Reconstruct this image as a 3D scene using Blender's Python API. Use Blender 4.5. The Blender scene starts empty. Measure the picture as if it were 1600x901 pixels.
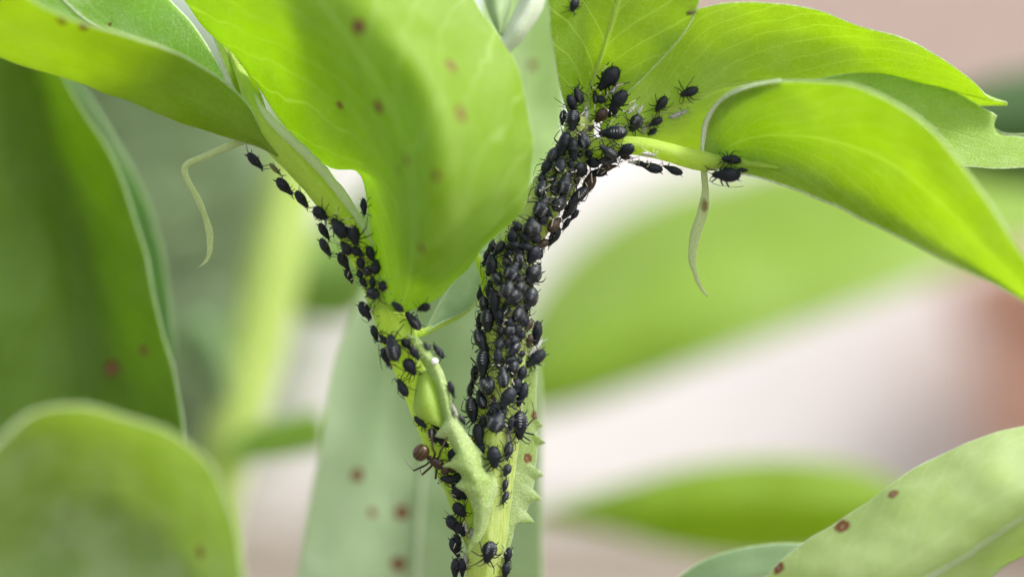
import bpy, bmesh, math, random
from mathutils import Vector, Matrix, noise
from mathutils.bvhtree import BVHTree

random.seed(7)
scene = bpy.context.scene
col = scene.collection
R = math.radians

# ------------------------------------------------------------------ camera
CAM_D = 40.0                       # 1 unit = 1 cm, focus plane at y = 0, 16 cm wide
cam_d = bpy.data.cameras.new('camera')
cam = bpy.data.objects.new('camera', cam_d)
col.objects.link(cam)
cam.location = (0, -CAM_D, 0)
cam.rotation_euler = (R(90), 0, 0)
cam_d.sensor_width = 36
cam_d.lens = 36 * CAM_D / 16.0
cam_d.clip_start = 0.5
cam_d.clip_end = 5000
cam_d.dof.use_dof = True
cam_d.dof.focus_distance = CAM_D - 0.15
cam_d.dof.aperture_fstop = cam_d.lens * 0.001 / 2.7
scene.camera = cam

# ------------------------------------------------------------------ light
SUN_DIR = Vector((0.58, -0.20, 0.79)).normalized()
world = bpy.data.worlds.new('World')
scene.world = world
world.use_nodes = True
wn = world.node_tree
bg = wn.nodes['Background']
sky = wn.nodes.new('ShaderNodeTexSky')
sky.sky_type = 'NISHITA'
sky.sun_disc = False
sky.sun_elevation = math.asin(SUN_DIR.z)
sky.sun_rotation = math.atan2(SUN_DIR.x, SUN_DIR.y)
sky.dust_density = 3.0
hs = wn.nodes.new('ShaderNodeHueSaturation')      # thin overcast: the blue is washed out
hs.inputs['Saturation'].default_value = 0.3
wn.links.new(sky.outputs[0], hs.inputs['Color'])
wn.links.new(hs.outputs[0], bg.inputs[0])
bg.inputs[1].default_value = 0.10
sun_d = bpy.data.lights.new('sun', 'SUN')
sun_d.energy = 1.5
sun_d.angle = R(16)
sun_d.color = (1, 0.96, 0.9)
sun = bpy.data.objects.new('sun', sun_d)
col.objects.link(sun)
sun.rotation_euler = SUN_DIR.to_track_quat('Z', 'Y').to_euler()

scene.view_settings.view_transform = 'Standard'
scene.view_settings.look = 'None'
scene.view_settings.exposure = 1.64
scene.view_settings.gamma = 1
scene.view_settings.use_curve_mapping = False
scene.render.engine = 'CYCLES'
scene.cycles.use_denoising = True
scene.cycles.diffuse_bounces = 6
scene.cycles.max_bounces = 10


def P(px, py, y=0.0):
    """the point at depth y that stands at a place of the 1600 x 901 photograph"""
    s = (CAM_D + y) / CAM_D
    return Vector(((px - 800) / 100 * s, y, (450.5 - py) / 100 * s))


# ------------------------------------------------------------------ materials
class N:
    def __init__(self, name):
        self.m = bpy.data.materials.new(name)
        self.m.use_nodes = True
        self.t = self.m.node_tree
        self.b = self.t.nodes['Principled BSDF']
        self.o = self.t.nodes['Material Output']

    def n(self, kind, **kw):
        x = self.t.nodes.new(kind)
        for k, v in kw.items():
            setattr(x, k, v)
        return x

    def l(self, a, b):
        self.t.links.new(a, b)

    def math(self, op, a, b=None, c=None, clamp=False):
        x = self.n('ShaderNodeMath', operation=op, use_clamp=clamp)
        for i, v in enumerate((a, b, c)):
            if v is None:
                continue
            if isinstance(v, (int, float)):
                x.inputs[i].default_value = v
            else:
                self.l(v, x.inputs[i])
        return x.outputs[0]

    def mix(self, f, a, b):
        x = self.n('ShaderNodeMix', data_type='RGBA')
        for i, v in ((0, f), (6, a), (7, b)):
            if isinstance(v, (int, float)):
                x.inputs[i].default_value = v
            elif isinstance(v, tuple):
                x.inputs[i].default_value = (*v, 1)
            else:
                self.l(v, x.inputs[i])
        return x.outputs[2]

    def noise(self, co, scale, detail=3, rough=0.55, dist=0.0):
        x = self.n('ShaderNodeTexNoise')
        x.inputs['Scale'].default_value = scale
        x.inputs['Detail'].default_value = detail
        x.inputs['Roughness'].default_value = rough
        x.inputs['Distortion'].default_value = dist
        self.l(co, x.inputs['Vector'])
        return x.outputs['Fac']

    def ramp(self, f, lo, hi, a=0.0, b=1.0):
        x = self.n('ShaderNodeMapRange', interpolation_type='SMOOTHSTEP')
        self.l(f, x.inputs[0])
        x.inputs[1].default_value = lo
        x.inputs[2].default_value = hi
        x.inputs[3].default_value = a
        x.inputs[4].default_value = b
        return x.outputs[0]


def leaf_material(name, refl, trans, fac=0.5, pale=(0.42, 0.52, 0.33), speck=0.35, spots=(), vein=0.5,
                  nveins=9, skew=1.6, sheen=0.1, rough=0.5, patch=0.25, fine=1.0):
    """waxy, finely hairy leaf skin: reflects `refl`, lets `trans` through; brown spots at object-space points"""
    k = N(name)
    tc = k.n('ShaderNodeTexCoord')
    ob = tc.outputs['Object']
    uv = k.n('ShaderNodeUVMap').outputs[0]
    sp = k.n('ShaderNodeSeparateXYZ')
    k.l(uv, sp.inputs[0])
    wob = k.noise(ob, 0.9, 2)
    wob = k.math('MULTIPLY', k.math('SUBTRACT', wob, 0.5), 0.16)
    d = k.math('ABSOLUTE', k.math('SUBTRACT', sp.outputs[1], 0.5))
    ph = k.math('SUBTRACT', k.math('ADD', sp.outputs[0], wob), k.math('MULTIPLY', k.math('POWER', d, 0.8), skew * 0.5))
    fr = k.math('FRACT', k.math('MULTIPLY', ph, nveins))
    tri = k.math('ABSOLUTE', k.math('SUBTRACT', fr, 0.5))
    lat = k.ramp(tri, 0.0, 0.055, 1.0, 0.0)
    mid = k.ramp(d, 0.0, 0.02, 1.0, 0.0)
    # net of small veins
    vo = k.n('ShaderNodeTexVoronoi', feature='DISTANCE_TO_EDGE')
    vo.inputs['Scale'].default_value = 5.5
    k.l(ob, vo.inputs['Vector'])
    net = k.ramp(vo.outputs['Distance'], 0.0, 0.05, 0.35, 0.0)
    veins = k.math('MULTIPLY', k.math('MAXIMUM', k.math('MAXIMUM', lat, mid), net), vein)
    big = k.ramp(k.noise(ob, 1.1, 3), 0.35, 0.68)
    gr = k.ramp(k.noise(ob, 42, 2, 0.6), 0.5, 0.72)
    gr = k.math('MULTIPLY', gr, speck)
    pt = k.math('MULTIPLY', big, patch)
    base = k.mix(pt, refl, pale)
    base = k.mix(k.math('MULTIPLY', veins, 0.6), base, pale)
    base = k.mix(gr, base, (min(1, pale[0] * 1.45), min(1, pale[1] * 1.35), min(1, pale[2] * 1.5)))
    tr2 = (min(1, trans[0] * 1.12 + .06), min(1, trans[1] * 1.1 + .05), min(1, trans[2] + .3))
    dk = tuple(c * 0.91 for c in trans)
    tcol = k.mix(k.ramp(k.noise(ob, 2.3, 4), 0.3, 0.7), dk, trans)
    cell = k.ramp(k.noise(ob, 36, 3, .65), .38, .66)
    tcol = k.mix(k.math('MULTIPLY', cell, .3 * fine), tcol, tuple(c * .78 for c in trans))
    tcol = k.mix(k.math('MULTIPLY', gr, .35), tcol, tr2)
    tcol = k.mix(veins, tcol, tr2)
    if spots:
        tot = None
        core = None
        sh = k.n('ShaderNodeVectorMath', operation='ADD')
        nz = k.n('ShaderNodeTexNoise')
        nz.inputs['Scale'].default_value = 13
        k.l(ob, nz.inputs['Vector'])
        sc = k.n('ShaderNodeVectorMath', operation='MULTIPLY_ADD')
        k.l(nz.outputs['Color'], sc.inputs[0])
        sc.inputs[1].default_value = (0.1, 0.1, 0.1)
        sc.inputs[2].default_value = (-0.05, -0.05, -0.05)
        k.l(ob, sh.inputs[0])
        k.l(sc.outputs[0], sh.inputs[1])
        for (pos, r) in spots:
            dv = k.n('ShaderNodeVectorMath', operation='DISTANCE')
            k.l(sh.outputs[0], dv.inputs[0])
            dv.inputs[1].default_value = pos
            q = k.math('DIVIDE', dv.outputs['Value'], r)
            a = k.ramp(q, 0.75, 1.25, 1.0, 0.0)
            c = k.ramp(q, 0.1, 0.5, 1.0, 0.0)
            tot = a if tot is None else k.math('MAXIMUM', tot, a)
            core = c if core is None else k.math('MAXIMUM', core, c)
        brown = k.mix(core, (0.29, 0.12, 0.035), (0.56, 0.44, 0.32))
        base = k.mix(tot, base, brown)
        tcol = k.mix(tot, tcol, (0.2, 0.065, 0.012))
    b = k.b
    k.l(base, b.inputs['Base Color'])
    b.inputs['Roughness'].default_value = rough
    b.inputs['Specular IOR Level'].default_value = 0.35
    b.inputs['Sheen Weight'].default_value = sheen
    b.inputs['Sheen Roughness'].default_value = 0.4
    bp = k.n('ShaderNodeBump')
    bp.inputs['Strength'].default_value = 0.35 * fine
    bp.inputs['Distance'].default_value = 0.03
    h = k.math('ADD', k.math('MULTIPLY', k.noise(ob, 30, 2), 1.0), k.math('MULTIPLY', veins, -0.6))
    k.l(h, bp.inputs['Height'])
    k.l(bp.outputs[0], b.inputs['Normal'])
    tl = k.n('ShaderNodeBsdfTranslucent')
    k.l(tcol, tl.inputs[0])
    mx = k.n('ShaderNodeMixShader')
    mx.inputs[0].default_value = fac
    k.l(b.outputs[0], mx.inputs[1])
    k.l(tl.outputs[0], mx.inputs[2])
    k.l(mx.outputs[0], k.o.inputs[0])
    return k.m


def margin_material(name, c=(0.55, 0.65, 0.42)):
    k = N(name)
    tc = k.n('ShaderNodeTexCoord')
    f = k.ramp(k.noise(tc.outputs['Object'], 26, 2), 0.4, 0.65)
    base = k.mix(f, tuple(x * 0.75 for x in c), tuple(min(1, x * 1.25) for x in c))
    k.l(base, k.b.inputs['Base Color'])
    k.b.inputs['Roughness'].default_value = 0.7
    k.b.inputs['Sheen Weight'].default_value = 0.6
    tl = k.n('ShaderNodeBsdfTranslucent')
    tl.inputs[0].default_value = (0.7, 0.85, 0.4, 1)
    mx = k.n('ShaderNodeMixShader')
    mx.inputs[0].default_value = 0.35
    k.l(k.b.outputs[0], mx.inputs[1])
    k.l(tl.outputs[0], mx.inputs[2])
    k.l(mx.outputs[0], k.o.inputs[0])
    return k.m


def stem_material(name, c1, c2, tr, hair=0.5, through=0.3, lesion=None):
    k = N(name)
    tc = k.n('ShaderNodeTexCoord')
    ob = tc.outputs['Object']
    uv = k.n('ShaderNodeUVMap').outputs[0]
    mp = k.n('ShaderNodeMapping')
    mp.inputs['Scale'].default_value = (3, 14, 1)
    k.l(uv, mp.inputs[0])
    st = k.ramp(k.noise(mp.outputs[0], 2.0, 3), 0.35, 0.65)
    base = k.mix(st, c1, c2)
    gr = k.math('MULTIPLY', k.ramp(k.noise(ob, 40, 2), 0.52, 0.7), hair)
    base = k.mix(gr, base, (0.72, 0.78, 0.5))
    if lesion:
        sc = k.n('ShaderNodeVectorMath', operation='MULTIPLY')
        k.l(ob, sc.inputs[0])
        sc.inputs[1].default_value = (1, 1, .55)
        dv = k.n('ShaderNodeVectorMath', operation='DISTANCE')
        k.l(sc.outputs[0], dv.inputs[0])
        dv.inputs[1].default_value = (lesion[0][0], lesion[0][1], lesion[0][2] * .55)
        base = k.mix(k.ramp(k.math('ADD', dv.outputs['Value'], k.math('MULTIPLY', k.noise(ob, 14, 2), .06)), lesion[1] * .6, lesion[1] * 1.3, 1, 0), base, (.2, .1, .04))
    k.l(base, k.b.inputs['Base Color'])
    k.b.inputs['Roughness'].default_value = 0.45
    k.b.inputs['Sheen Weight'].default_value = 0.35
    k.b.inputs['Subsurface Weight'].default_value = 0.35
    k.b.inputs['Subsurface Radius'].default_value = (0.25, 0.3, 0.05)
    k.b.inputs['Subsurface Scale'].default_value = 0.5
    bp = k.n('ShaderNodeBump')
    bp.inputs['Strength'].default_value = 0.4
    bp.inputs['Distance'].default_value = 0.03
    k.l(k.math('ADD', k.noise(ob, 28, 2), k.math('MULTIPLY', st, 0.8)), bp.inputs['Height'])
    k.l(bp.outputs[0], k.b.inputs['Normal'])
    tl = k.n('ShaderNodeBsdfTranslucent')
    tl.inputs[0].default_value = (*tr, 1)
    mx = k.n('ShaderNodeMixShader')
    mx.inputs[0].default_value = through
    k.l(k.b.outputs[0], mx.inputs[1])
    k.l(tl.outputs[0], mx.inputs[2])
    k.l(mx.outputs[0], k.o.inputs[0])
    return k.m


def plain_material(name, c1, c2, scale=8, rough=0.6, spec=0.4, bump=0.2, lo=0.35, hi=0.65, bdist=0.02):
    k = N(name)
    tc = k.n('ShaderNodeTexCoord')
    f = k.ramp(k.noise(tc.outputs['Object'], scale, 4), lo, hi)
    k.l(k.mix(f, c1, c2), k.b.inputs['Base Color'])
    k.b.inputs['Roughness'].default_value = rough
    k.b.inputs['Specular IOR Level'].default_value = spec
    if bump:
        bp = k.n('ShaderNodeBump')
        bp.inputs['Strength'].default_value = bump
        bp.inputs['Distance'].default_value = bdist
        k.l(k.noise(tc.outputs['Object'], scale * 3, 3), bp.inputs['Height'])
        k.l(bp.outputs[0], k.b.inputs['Normal'])
    return k.m


# ------------------------------------------------------------------ objects
def tag(o, label=None, cat=None, group=None, kind=None):
    if label:
        o['label'] = label
    if cat:
        o['category'] = cat
    if group:
        o['group'] = group
    if kind:
        o['kind'] = kind
    return o


WLOC = {}


def empty(name, loc, label, cat, group=None):
    o = bpy.data.objects.new(name, None)
    o.empty_display_size = 0.3
    o.location = loc
    col.objects.link(o)
    WLOC[o] = Vector(loc)
    return tag(o, label, cat, group)


def link(name, me, parent=None, mats=(), loc=None, smooth=True):
    """mesh in world coordinates -> object whose origin is its parent's (or `loc`)"""
    off = WLOC[parent] if parent else Vector(loc or (0, 0, 0))
    if off.length > 0:
        me.transform(Matrix.Translation(-off))
    for m in mats:
        me.materials.append(m)
    for p in me.polygons:
        p.use_smooth = smooth
    o = bpy.data.objects.new(name, me)
    col.objects.link(o)
    if parent:
        o.parent = parent
    else:
        o.location = off
    WLOC[o] = off
    return o


def resample(pts, n, smooth=True):
    pts = [Vector(p) for p in pts]
    if smooth and len(pts) > 2:
        dense = []
        for i in range(len(pts) - 1):
            p0 = pts[i - 1] if i else 2 * pts[0] - pts[1]
            p1, p2 = pts[i], pts[i + 1]
            p3 = pts[i + 2] if i + 2 < len(pts) else 2 * pts[-1] - pts[-2]
            for s in range(12):
                t = s / 12
                dense.append(0.5 * ((2 * p1) + (p2 - p0) * t + (2 * p0 - 5 * p1 + 4 * p2 - p3) * t * t
                                    + (3 * p1 - p0 - 3 * p2 + p3) * t ** 3))
        dense.append(pts[-1])
    else:
        dense = pts
    ln = [0]
    for a, b in zip(dense, dense[1:]):
        ln.append(ln[-1] + (b - a).length)
    out = []
    j = 0
    for i in range(n):
        s = ln[-1] * i / (n - 1)
        while j < len(ln) - 2 and ln[j + 1] < s:
            j += 1
        d = ln[j + 1] - ln[j]
        out.append(dense[j].lerp(dense[j + 1], (s - ln[j]) / d if d > 1e-9 else 0))
    return out


def grid_from_rails(rails, nu, nv, linear=()):
    rs = [resample([P(*p) for p in r], nu, i not in linear) for i, r in enumerate(rails)]
    G = []
    for i in range(nu):
        G.append(resample([r[i] for r in rs], nv, len(rs) > 2))
    return G


def blade_mesh(name, G, thick=0.035, amp=0.02, freq=1.2, flip=False, edge_wave=0.0, edge_freq=2.0, groove=0.0, seed=0.0):
    """a thin solid blade from a grid of points: slot 0 the side facing the camera, slot 1 the far side, slot 2 the margin"""
    nu, nv = len(G), len(G[0])
    Nn = [[None] * nv for _ in range(nu)]
    for i in range(nu):
        for j in range(nv):
            du = G[min(i + 1, nu - 1)][j] - G[max(i - 1, 0)][j]
            dv = G[i][min(j + 1, nv - 1)] - G[i][max(j - 1, 0)]
            n = du.cross(dv)
            if n.length < 1e-7:
                n = Vector((0, -1, 0))
            n.normalize()
            Nn[i][j] = n
    c = Nn[nu // 2][nv // 2]
    s = -1 if c.y > 0 else 1
    if flip:
        s = -s
    H = [[None] * nv for _ in range(nu)]
    for i in range(nu):
        for j in range(nv):
            n = Nn[i][j] * s
            v = j / (nv - 1)
            e = abs(v - 0.5) * 2
            q = G[i][j] + Vector((seed, seed * 1.7, 0))
            d = amp * noise.noise(q * freq) + 0.4 * amp * noise.noise(q * freq * 2.7)
            d += edge_wave * e ** 4 * noise.noise(q * edge_freq)
            d -= groove * math.exp(-((v - 0.5) / 0.04) ** 2)
            fade = min(1, i / 4)
            H[i][j] = (G[i][j] + n * d * fade, n)
    vs, fs, ms, uvs = [], [], [], []

    def uvof(i, j):
        return (i / (nu - 1), j / (nv - 1))
    top = {}
    bot = {}
    tuv = []
    for i in range(nu):
        for j in range(nv):
            p, n = H[i][j]
            e = min(j, nv - 1 - j) / (nv - 1)
            t = thick * (0.55 + 0.45 * min(1, e * 8))
            top[i, j] = len(vs)
            vs.append(p + n * t / 2)
            tuv.append(uvof(i, j))
            bot[i, j] = len(vs)
            vs.append(p - n * t / 2)
            tuv.append(uvof(i, j))
    for i in range(nu - 1):
        for j in range(nv - 1):
            a = [top[i, j], top[i, j + 1], top[i + 1, j + 1], top[i + 1, j]]
            b = [bot[i, j], bot[i + 1, j], bot[i + 1, j + 1], bot[i, j + 1]]
            if s > 0:
                a.reverse()
                b.reverse()
            fs += [a, b]
            ms += [0, 1]
    loop = [(i, 0) for i in range(nu)] + [(nu - 1, j) for j in range(1, nv)] + \
           [(i, nv - 1) for i in range(nu - 2, -1, -1)] + [(0, j) for j in range(nv - 2, 0, -1)]
    midv = []
    for (i, j) in loop:
        p, n = H[i][j]
        jj = 1 if j == 0 else (nv - 2 if j == nv - 1 else j)
        ii = 1 if (i == 0 and 0 < j < nv - 1) else (nu - 2 if (i == nu - 1 and 0 < j < nv - 1) else i)
        out = (p - H[ii][jj][0])
        out = out.normalized() if out.length > 1e-6 else n
        midv.append(len(vs))
        vs.append(p + out * thick * 0.5)
        tuv.append(uvof(i, j))
    L = len(loop)
    for q in range(L):
        a, b = loop[q], loop[(q + 1) % L]
        m0, m1 = midv[q], midv[(q + 1) % L]
        f1 = [top[a], top[b], m1, m0]
        f2 = [m0, m1, bot[b], bot[a]]
        if s < 0:
            f1.reverse()
            f2.reverse()
        fs += [f1, f2]
        ms += [2, 2]
    me = bpy.data.meshes.new(name)
    me.from_pydata(vs, [], fs)
    ul = me.uv_layers.new(name='UVMap')
    for lp in me.loops:
        ul.data[lp.index].uv = tuv[lp.vertex_index]
    for p, m in zip(me.polygons, ms):
        p.material_index = m
    me.update()
    bm = bmesh.new()
    bm.from_mesh(me)
    bmesh.ops.recalc_face_normals(bm, faces=bm.faces)
    bm.to_mesh(me)
    bm.free()
    return me, H


def tube_mesh(name, pts, rad, nseg=14, n=40, ridge=0.0, ridges=4, wob=0.0, flat=1.0, phase=0.0, lump=0.0):
    c = resample(pts, n)
    rr = []
    m = len(rad) - 1
    for i in range(n):
        f = i / (n - 1) * m
        a = min(int(f), m - 1)
        rr.append(rad[a] + (rad[a + 1] - rad[a]) * (f - a))
    vs, fs, uv = [], [], []
    t0 = (c[1] - c[0]).normalized()
    ref = Vector((0, -1, 0))
    for i in range(n):
        t = (c[min(i + 1, n - 1)] - c[max(i - 1, 0)]).normalized()
        x = ref - t * ref.dot(t)
        x.normalize()
        ref = x
        y = t.cross(x)
        for k in range(nseg):
            a = 2 * math.pi * k / nseg + phase
            r = rr[i] * (1 + ridge * math.cos(ridges * a))
            p = c[i] + x * (r * math.cos(a) * flat) + y * (r * math.sin(a))
            if wob:
                p += (p - c[i]).normalized() * (wob * noise.noise(p * 3.0) + lump * noise.noise(p * 9.0))
            vs.append(p)
            uv.append((i / (n - 1) * 4, k / nseg))
    for i in range(n - 1):
        for k in range(nseg):
            k2 = (k + 1) % nseg
            fs.append([i * nseg + k, i * nseg + k2, (i + 1) * nseg + k2, (i + 1) * nseg + k])
    fs.append(list(range(nseg))[::-1])
    fs.append([(n - 1) * nseg + k for k in range(nseg)])
    me = bpy.data.meshes.new(name)
    me.from_pydata(vs, [], fs)
    ul = me.uv_layers.new(name='UVMap')
    for lp in me.loops:
        ul.data[lp.index].uv = uv[lp.vertex_index]
    me.update()
    bm = bmesh.new()
    bm.from_mesh(me)
    bmesh.ops.recalc_face_normals(bm, faces=bm.faces)
    bm.to_mesh(me)
    bm.free()
    return me


def bvh_of(me, off=Vector((0, 0, 0))):
    bm = bmesh.new()
    bm.from_mesh(me)
    if off.length:
        bmesh.ops.translate(bm, vec=off, verts=bm.verts)
    t = BVHTree.FromBMesh(bm)
    bm.free()
    return t


CAMP = Vector((0, -CAM_D, 0))
margin = margin_material('pale hairy leaf margin')
margin_dim = margin_material('shaded leaf margin', (0.3, 0.42, 0.24))  # darker copy for the shaded leaf, with the shade put into the colour
rib_mat = stem_material('leaf midrib', (0.36, 0.5, 0.1), (0.46, 0.58, 0.18), (0.95, 1.0, 0.25), 0.3, 0.6)
ridge_mat = stem_material('sunlit petiole ridge', (.7, .78, .55), (.8, .86, .66), (.9, .97, .6), .8, .5)
rib_pale = stem_material('pale leaf midrib', (0.42, 0.52, 0.32), (0.5, 0.6, 0.4), (0.6, 0.75, 0.35), 0.3)

GREEN = dict(refl=(0.15, 0.27, 0.01), trans=(0.66, 0.86, 0.008), pale=(0.42, 0.52, 0.2), fac=.6)
HOSTS = []


def leaf(parent, rails, nu=44, nv=26, linear=(), spots=(), look=None, back=None, rib=None, rib_r=0.05, rib_side=1, rib_n=None,
         name='leaf', label=None, host=False, marg=None, rib_j=None, top_level=None, rib_m=None, **kw):
    """one leaf blade (> midrib) built from rails that run from its base to its tip"""
    G = grid_from_rails(rails, nu, nv, linear)
    me, H = blade_mesh(name, G, **kw)
    t = bvh_of(me)
    base = Vector(top_level['loc']) if top_level else WLOC[parent]
    sp = []
    for (px, py, r) in spots:
        d = (P(px, py, 0) - CAMP).normalized()
        h = t.ray_cast(CAMP, d)
        if h[0]:
            s = (CAM_D + h[0].y) / CAM_D
            sp.append((tuple(h[0] - base), r / 100 * s))
    lk = dict(GREEN)
    lk.update(look or {})
    m0 = leaf_material('leaf skin', spots=sp, **lk)
    if back:
        bk = dict(lk)
        bk.update(back)
        m1 = leaf_material('leaf skin other side', spots=sp, **bk)
    else:
        m1 = m0
    if top_level:
        o = link(name, me, None, (m0, m1, marg or margin), base)
        tag(o, top_level['label'], top_level['cat'], top_level.get('group'))
    else:
        o = link(name, me, parent, (m0, m1, marg or margin))
        if label:
            o['label'] = label
    if host:
        HOSTS.append((me, base))
    if rib is not None:
        j = int(round(rib * (nv - 1)))
        last = rib_n or nu - 2
        pts = [H[i][j][0] + H[i][j][1] * (rib_side * rib_r * 0.35) for i in range(1, last, 2)]
        rm = tube_mesh('midrib', pts, [rib_r, rib_r * 0.8, rib_r * 0.55, rib_r * 0.25], 8, 36)
        r = link('midrib', rm, o, (rib_m or rib_mat,))
    return o


# ================================================================== setting
gm = bmesh.new()
bmesh.ops.create_grid(gm, x_segments=60, y_segments=60, size=1)
for v in gm.verts:
    v.co = Vector((v.co.x * 1500, v.co.y * 1500 + 600, -9.2 + 0.15 * noise.noise(Vector((v.co.x * 40, v.co.y * 40, 0)))))
me = bpy.data.meshes.new('ground')
gm.to_mesh(me)
gm.free()
soil = plain_material('dry soil', (0.15, 0.125, 0.1), (0.22, 0.19, 0.155), 0.5, 0.9, 0.2, 0.6, bdist=0.3)
tag(link('ground', me, None, (soil,)), kind='structure')


def box_mesh(name, lo, hi, bev=0.15):
    bm = bmesh.new()
    bmesh.ops.create_cube(bm, size=1)
    lo, hi = Vector(lo), Vector(hi)
    for v in bm.verts:
        v.co = Vector([lo[i] + (v.co[i] + 0.5) * (hi[i] - lo[i]) for i in range(3)])
    if bev:
        bmesh.ops.bevel(bm, geom=list(bm.edges), offset=bev, segments=2, affect='EDGES')
    me = bpy.data.meshes.new(name)
    bm.to_mesh(me)
    bm.free()
    return me


render_mat = plain_material('pale rendered wall', (0.80, 0.765, 0.755), (0.86, 0.83, 0.82), 0.25, 0.85, 0.2, 0.3)
brick_mat = plain_material('pinkish brick', (0.43, 0.33, 0.29), (0.5, 0.39, 0.34), 0.5, 0.9, 0.2, 0.4)
terra = plain_material('terracotta', (0.70, 0.36, 0.25), (0.78, 0.45, 0.33), 0.5, 0.8, 0.25, 0.3)
w = empty('garden_wall', (10, 62, -9.3), 'low pale rendered garden wall far behind the bean plant', 'wall')
link('wall_face', box_mesh('wall_face', (-75, 62, -9.4), (95, 66, 6.4), 0.4), w, (render_mat,), smooth=False)
bw = empty('brick_wall', (45, 84, -9.3), 'blurred pinkish brick wall rising beyond the pale garden wall', 'wall')
link('wall_face', box_mesh('wall_face', (6, 84, -9.4), (120, 88, 42), 0.4), bw, (brick_mat,), smooth=False)


def lathe(name, c, prof, n=40):
    vs, fs = [], []
    for (r, z) in prof:
        for k in range(n):
            a = 2 * math.pi * k / n
            vs.append(Vector(c) + Vector((r * math.cos(a), r * math.sin(a), z)))
    for i in range(len(prof) - 1):
        for k in range(n):
            k2 = (k + 1) % n
            fs.append([i * n + k, i * n + k2, (i + 1) * n + k2, (i + 1) * n + k])
    me = bpy.data.meshes.new(name)
    me.from_pydata(vs, [], fs)
    me.update()
    return me


pot = empty('terracotta_pot', (23.2, 54, -9.2), 'large blurred terracotta pot behind the drooping leaf', 'plant pot')
link('pot_body', lathe('pot_body', (23.2, 54, -9.2), [(0.1, 0.02), (4.6, 0), (4.9, .3), (6.4, 8.6), (5.7, 8.6), (5.2, 7.6), (0.1, 7.5)]), pot, (terra,))
link('pot_rim', lathe('pot_rim', (23.2, 54, -0.9), [(5.75, 0.3), (6.45, 0), (6.9, 0.1), (7.0, 1.9), (6.8, 2.1), (6.1, 2.1), (5.75, 1.6), (5.75, .3)]), pot, (terra,))


# shrub far behind on the shaded side
def shrub(c, rad, n, size, label, mat, stem, group):
    root = empty('shrub', (c[0], c[1], -9.2), label, 'shrub', group)
    vs, fs = [], []
    for _ in range(n):
        d = Vector((random.gauss(0, 1), random.gauss(0, 1), random.gauss(0, 1))).normalized()
        d *= random.uniform(0.35, 1.0) ** 0.6
        p = Vector(c) + Vector((d.x * rad[0], d.y * rad[1], d.z * rad[2]))
        if p.z < -8.8:
            continue
        a = Vector((random.gauss(0, 1), random.gauss(0, 1), random.gauss(0, .5))).normalized()
        b = a.cross(Vector((random.gauss(0, 1), random.gauss(0, 1), random.gauss(0, 1)))).normalized()
        s = size * random.uniform(.6, 1.3)
        nrm = a.cross(b) * s * .15
        i = len(vs)
        vs += [p - a * s, p + b * s * .42 + nrm, p + a * s, p - b * s * .42 + nrm]
        fs += [[i, i + 1, i + 2], [i, i + 2, i + 3]]
    me = bpy.data.meshes.new('foliage')
    me.from_pydata(vs, [], fs)
    me.update()
    f = link('foliage', me, root, (mat,))
    f['kind'] = 'stuff'
    for q in range(4):
        top = Vector(c) + Vector((random.uniform(-.5, .5) * rad[0], random.uniform(-.4, .4) * rad[1], rad[2] * .4))
        link('branch', tube_mesh('branch', [Vector((c[0] + q * .4 - .6, c[1], -9.2)), (Vector((c[0], c[1], -9.2)) + top) / 2 + Vector((q * .5 - .8, 0, 0)), top],
                                 [.5, .35, .12], 8, 10), root, (stem,))


shrub_leaf = leaf_material('shrub leaf', (0.27, 0.36, 0.21), (0.42, 0.57, 0.27), 0.35, pale=(0.25, 0.34, 0.24), speck=0, vein=0)
shrub_leaf2 = leaf_material('greyish shrub leaf', (0.2, 0.27, 0.15), (0.34, 0.45, 0.2), 0.35, pale=(0.3, 0.38, 0.28), speck=0, vein=0)
bark = plain_material('brown bark', (0.1, 0.07, 0.05), (0.18, 0.13, 0.09), 4)
shrub((-15.5, 52, 1), (8.2, 6, 11), 2600, 1.5, 'dark blurred shrub behind the curled tendril', shrub_leaf, bark, None)
shrub((-25, 46, 4), (9, 5, 14), 2200, 1.5, 'dark blurred shrub beyond the big shaded leaf', shrub_leaf2, bark, None)

# ================================================================== the infested bean plant
base0 = P(758, 985, 0)
plant = empty('broad_bean_plant', base0, 'bright green broad bean plant with forked stem crowded by black aphids', 'plant')
stem_mat = stem_material('bean stem', (0.42, 0.54, 0.08), (0.55, 0.66, 0.2), (0.85, 1.0, 0.12))
pet_mat = stem_material('bean petiole', (0.38, 0.55, 0.03), (0.5, 0.66, 0.1), (0.82, 1.0, 0.06), .5, .45)


def host_tube(name, pts, rad, mat, parent=plant, host=True, label=None, **kw):
    me = tube_mesh(name, [P(*p) for p in pts], rad, **kw)
    if host:
        HOSTS.append((me, WLOC[parent]))
    o = link(name, me, parent, (mat,))
    if label:
        o['label'] = label
    return o


host_tube('stem', [(758, 985, 0), (758, 900, 0), (762, 820, 0), (768, 740, 0), (777, 660, 0.02), (785, 580, 0.02), (792, 500, 0), (797, 430, 0),
                   (812, 378, 0), (842, 325, 0), (872, 282, 0), (893, 245, 0), (903, 215, 0), (907, 185, .02)],
          [.26, .26, .29, .32, .34, .33, .31, .31, .31, .30, .29, .27, .2], stem_mat, nseg=28, n=110, ridge=.1, ridges=4, wob=.015, lump=.006, phase=.5)
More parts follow.
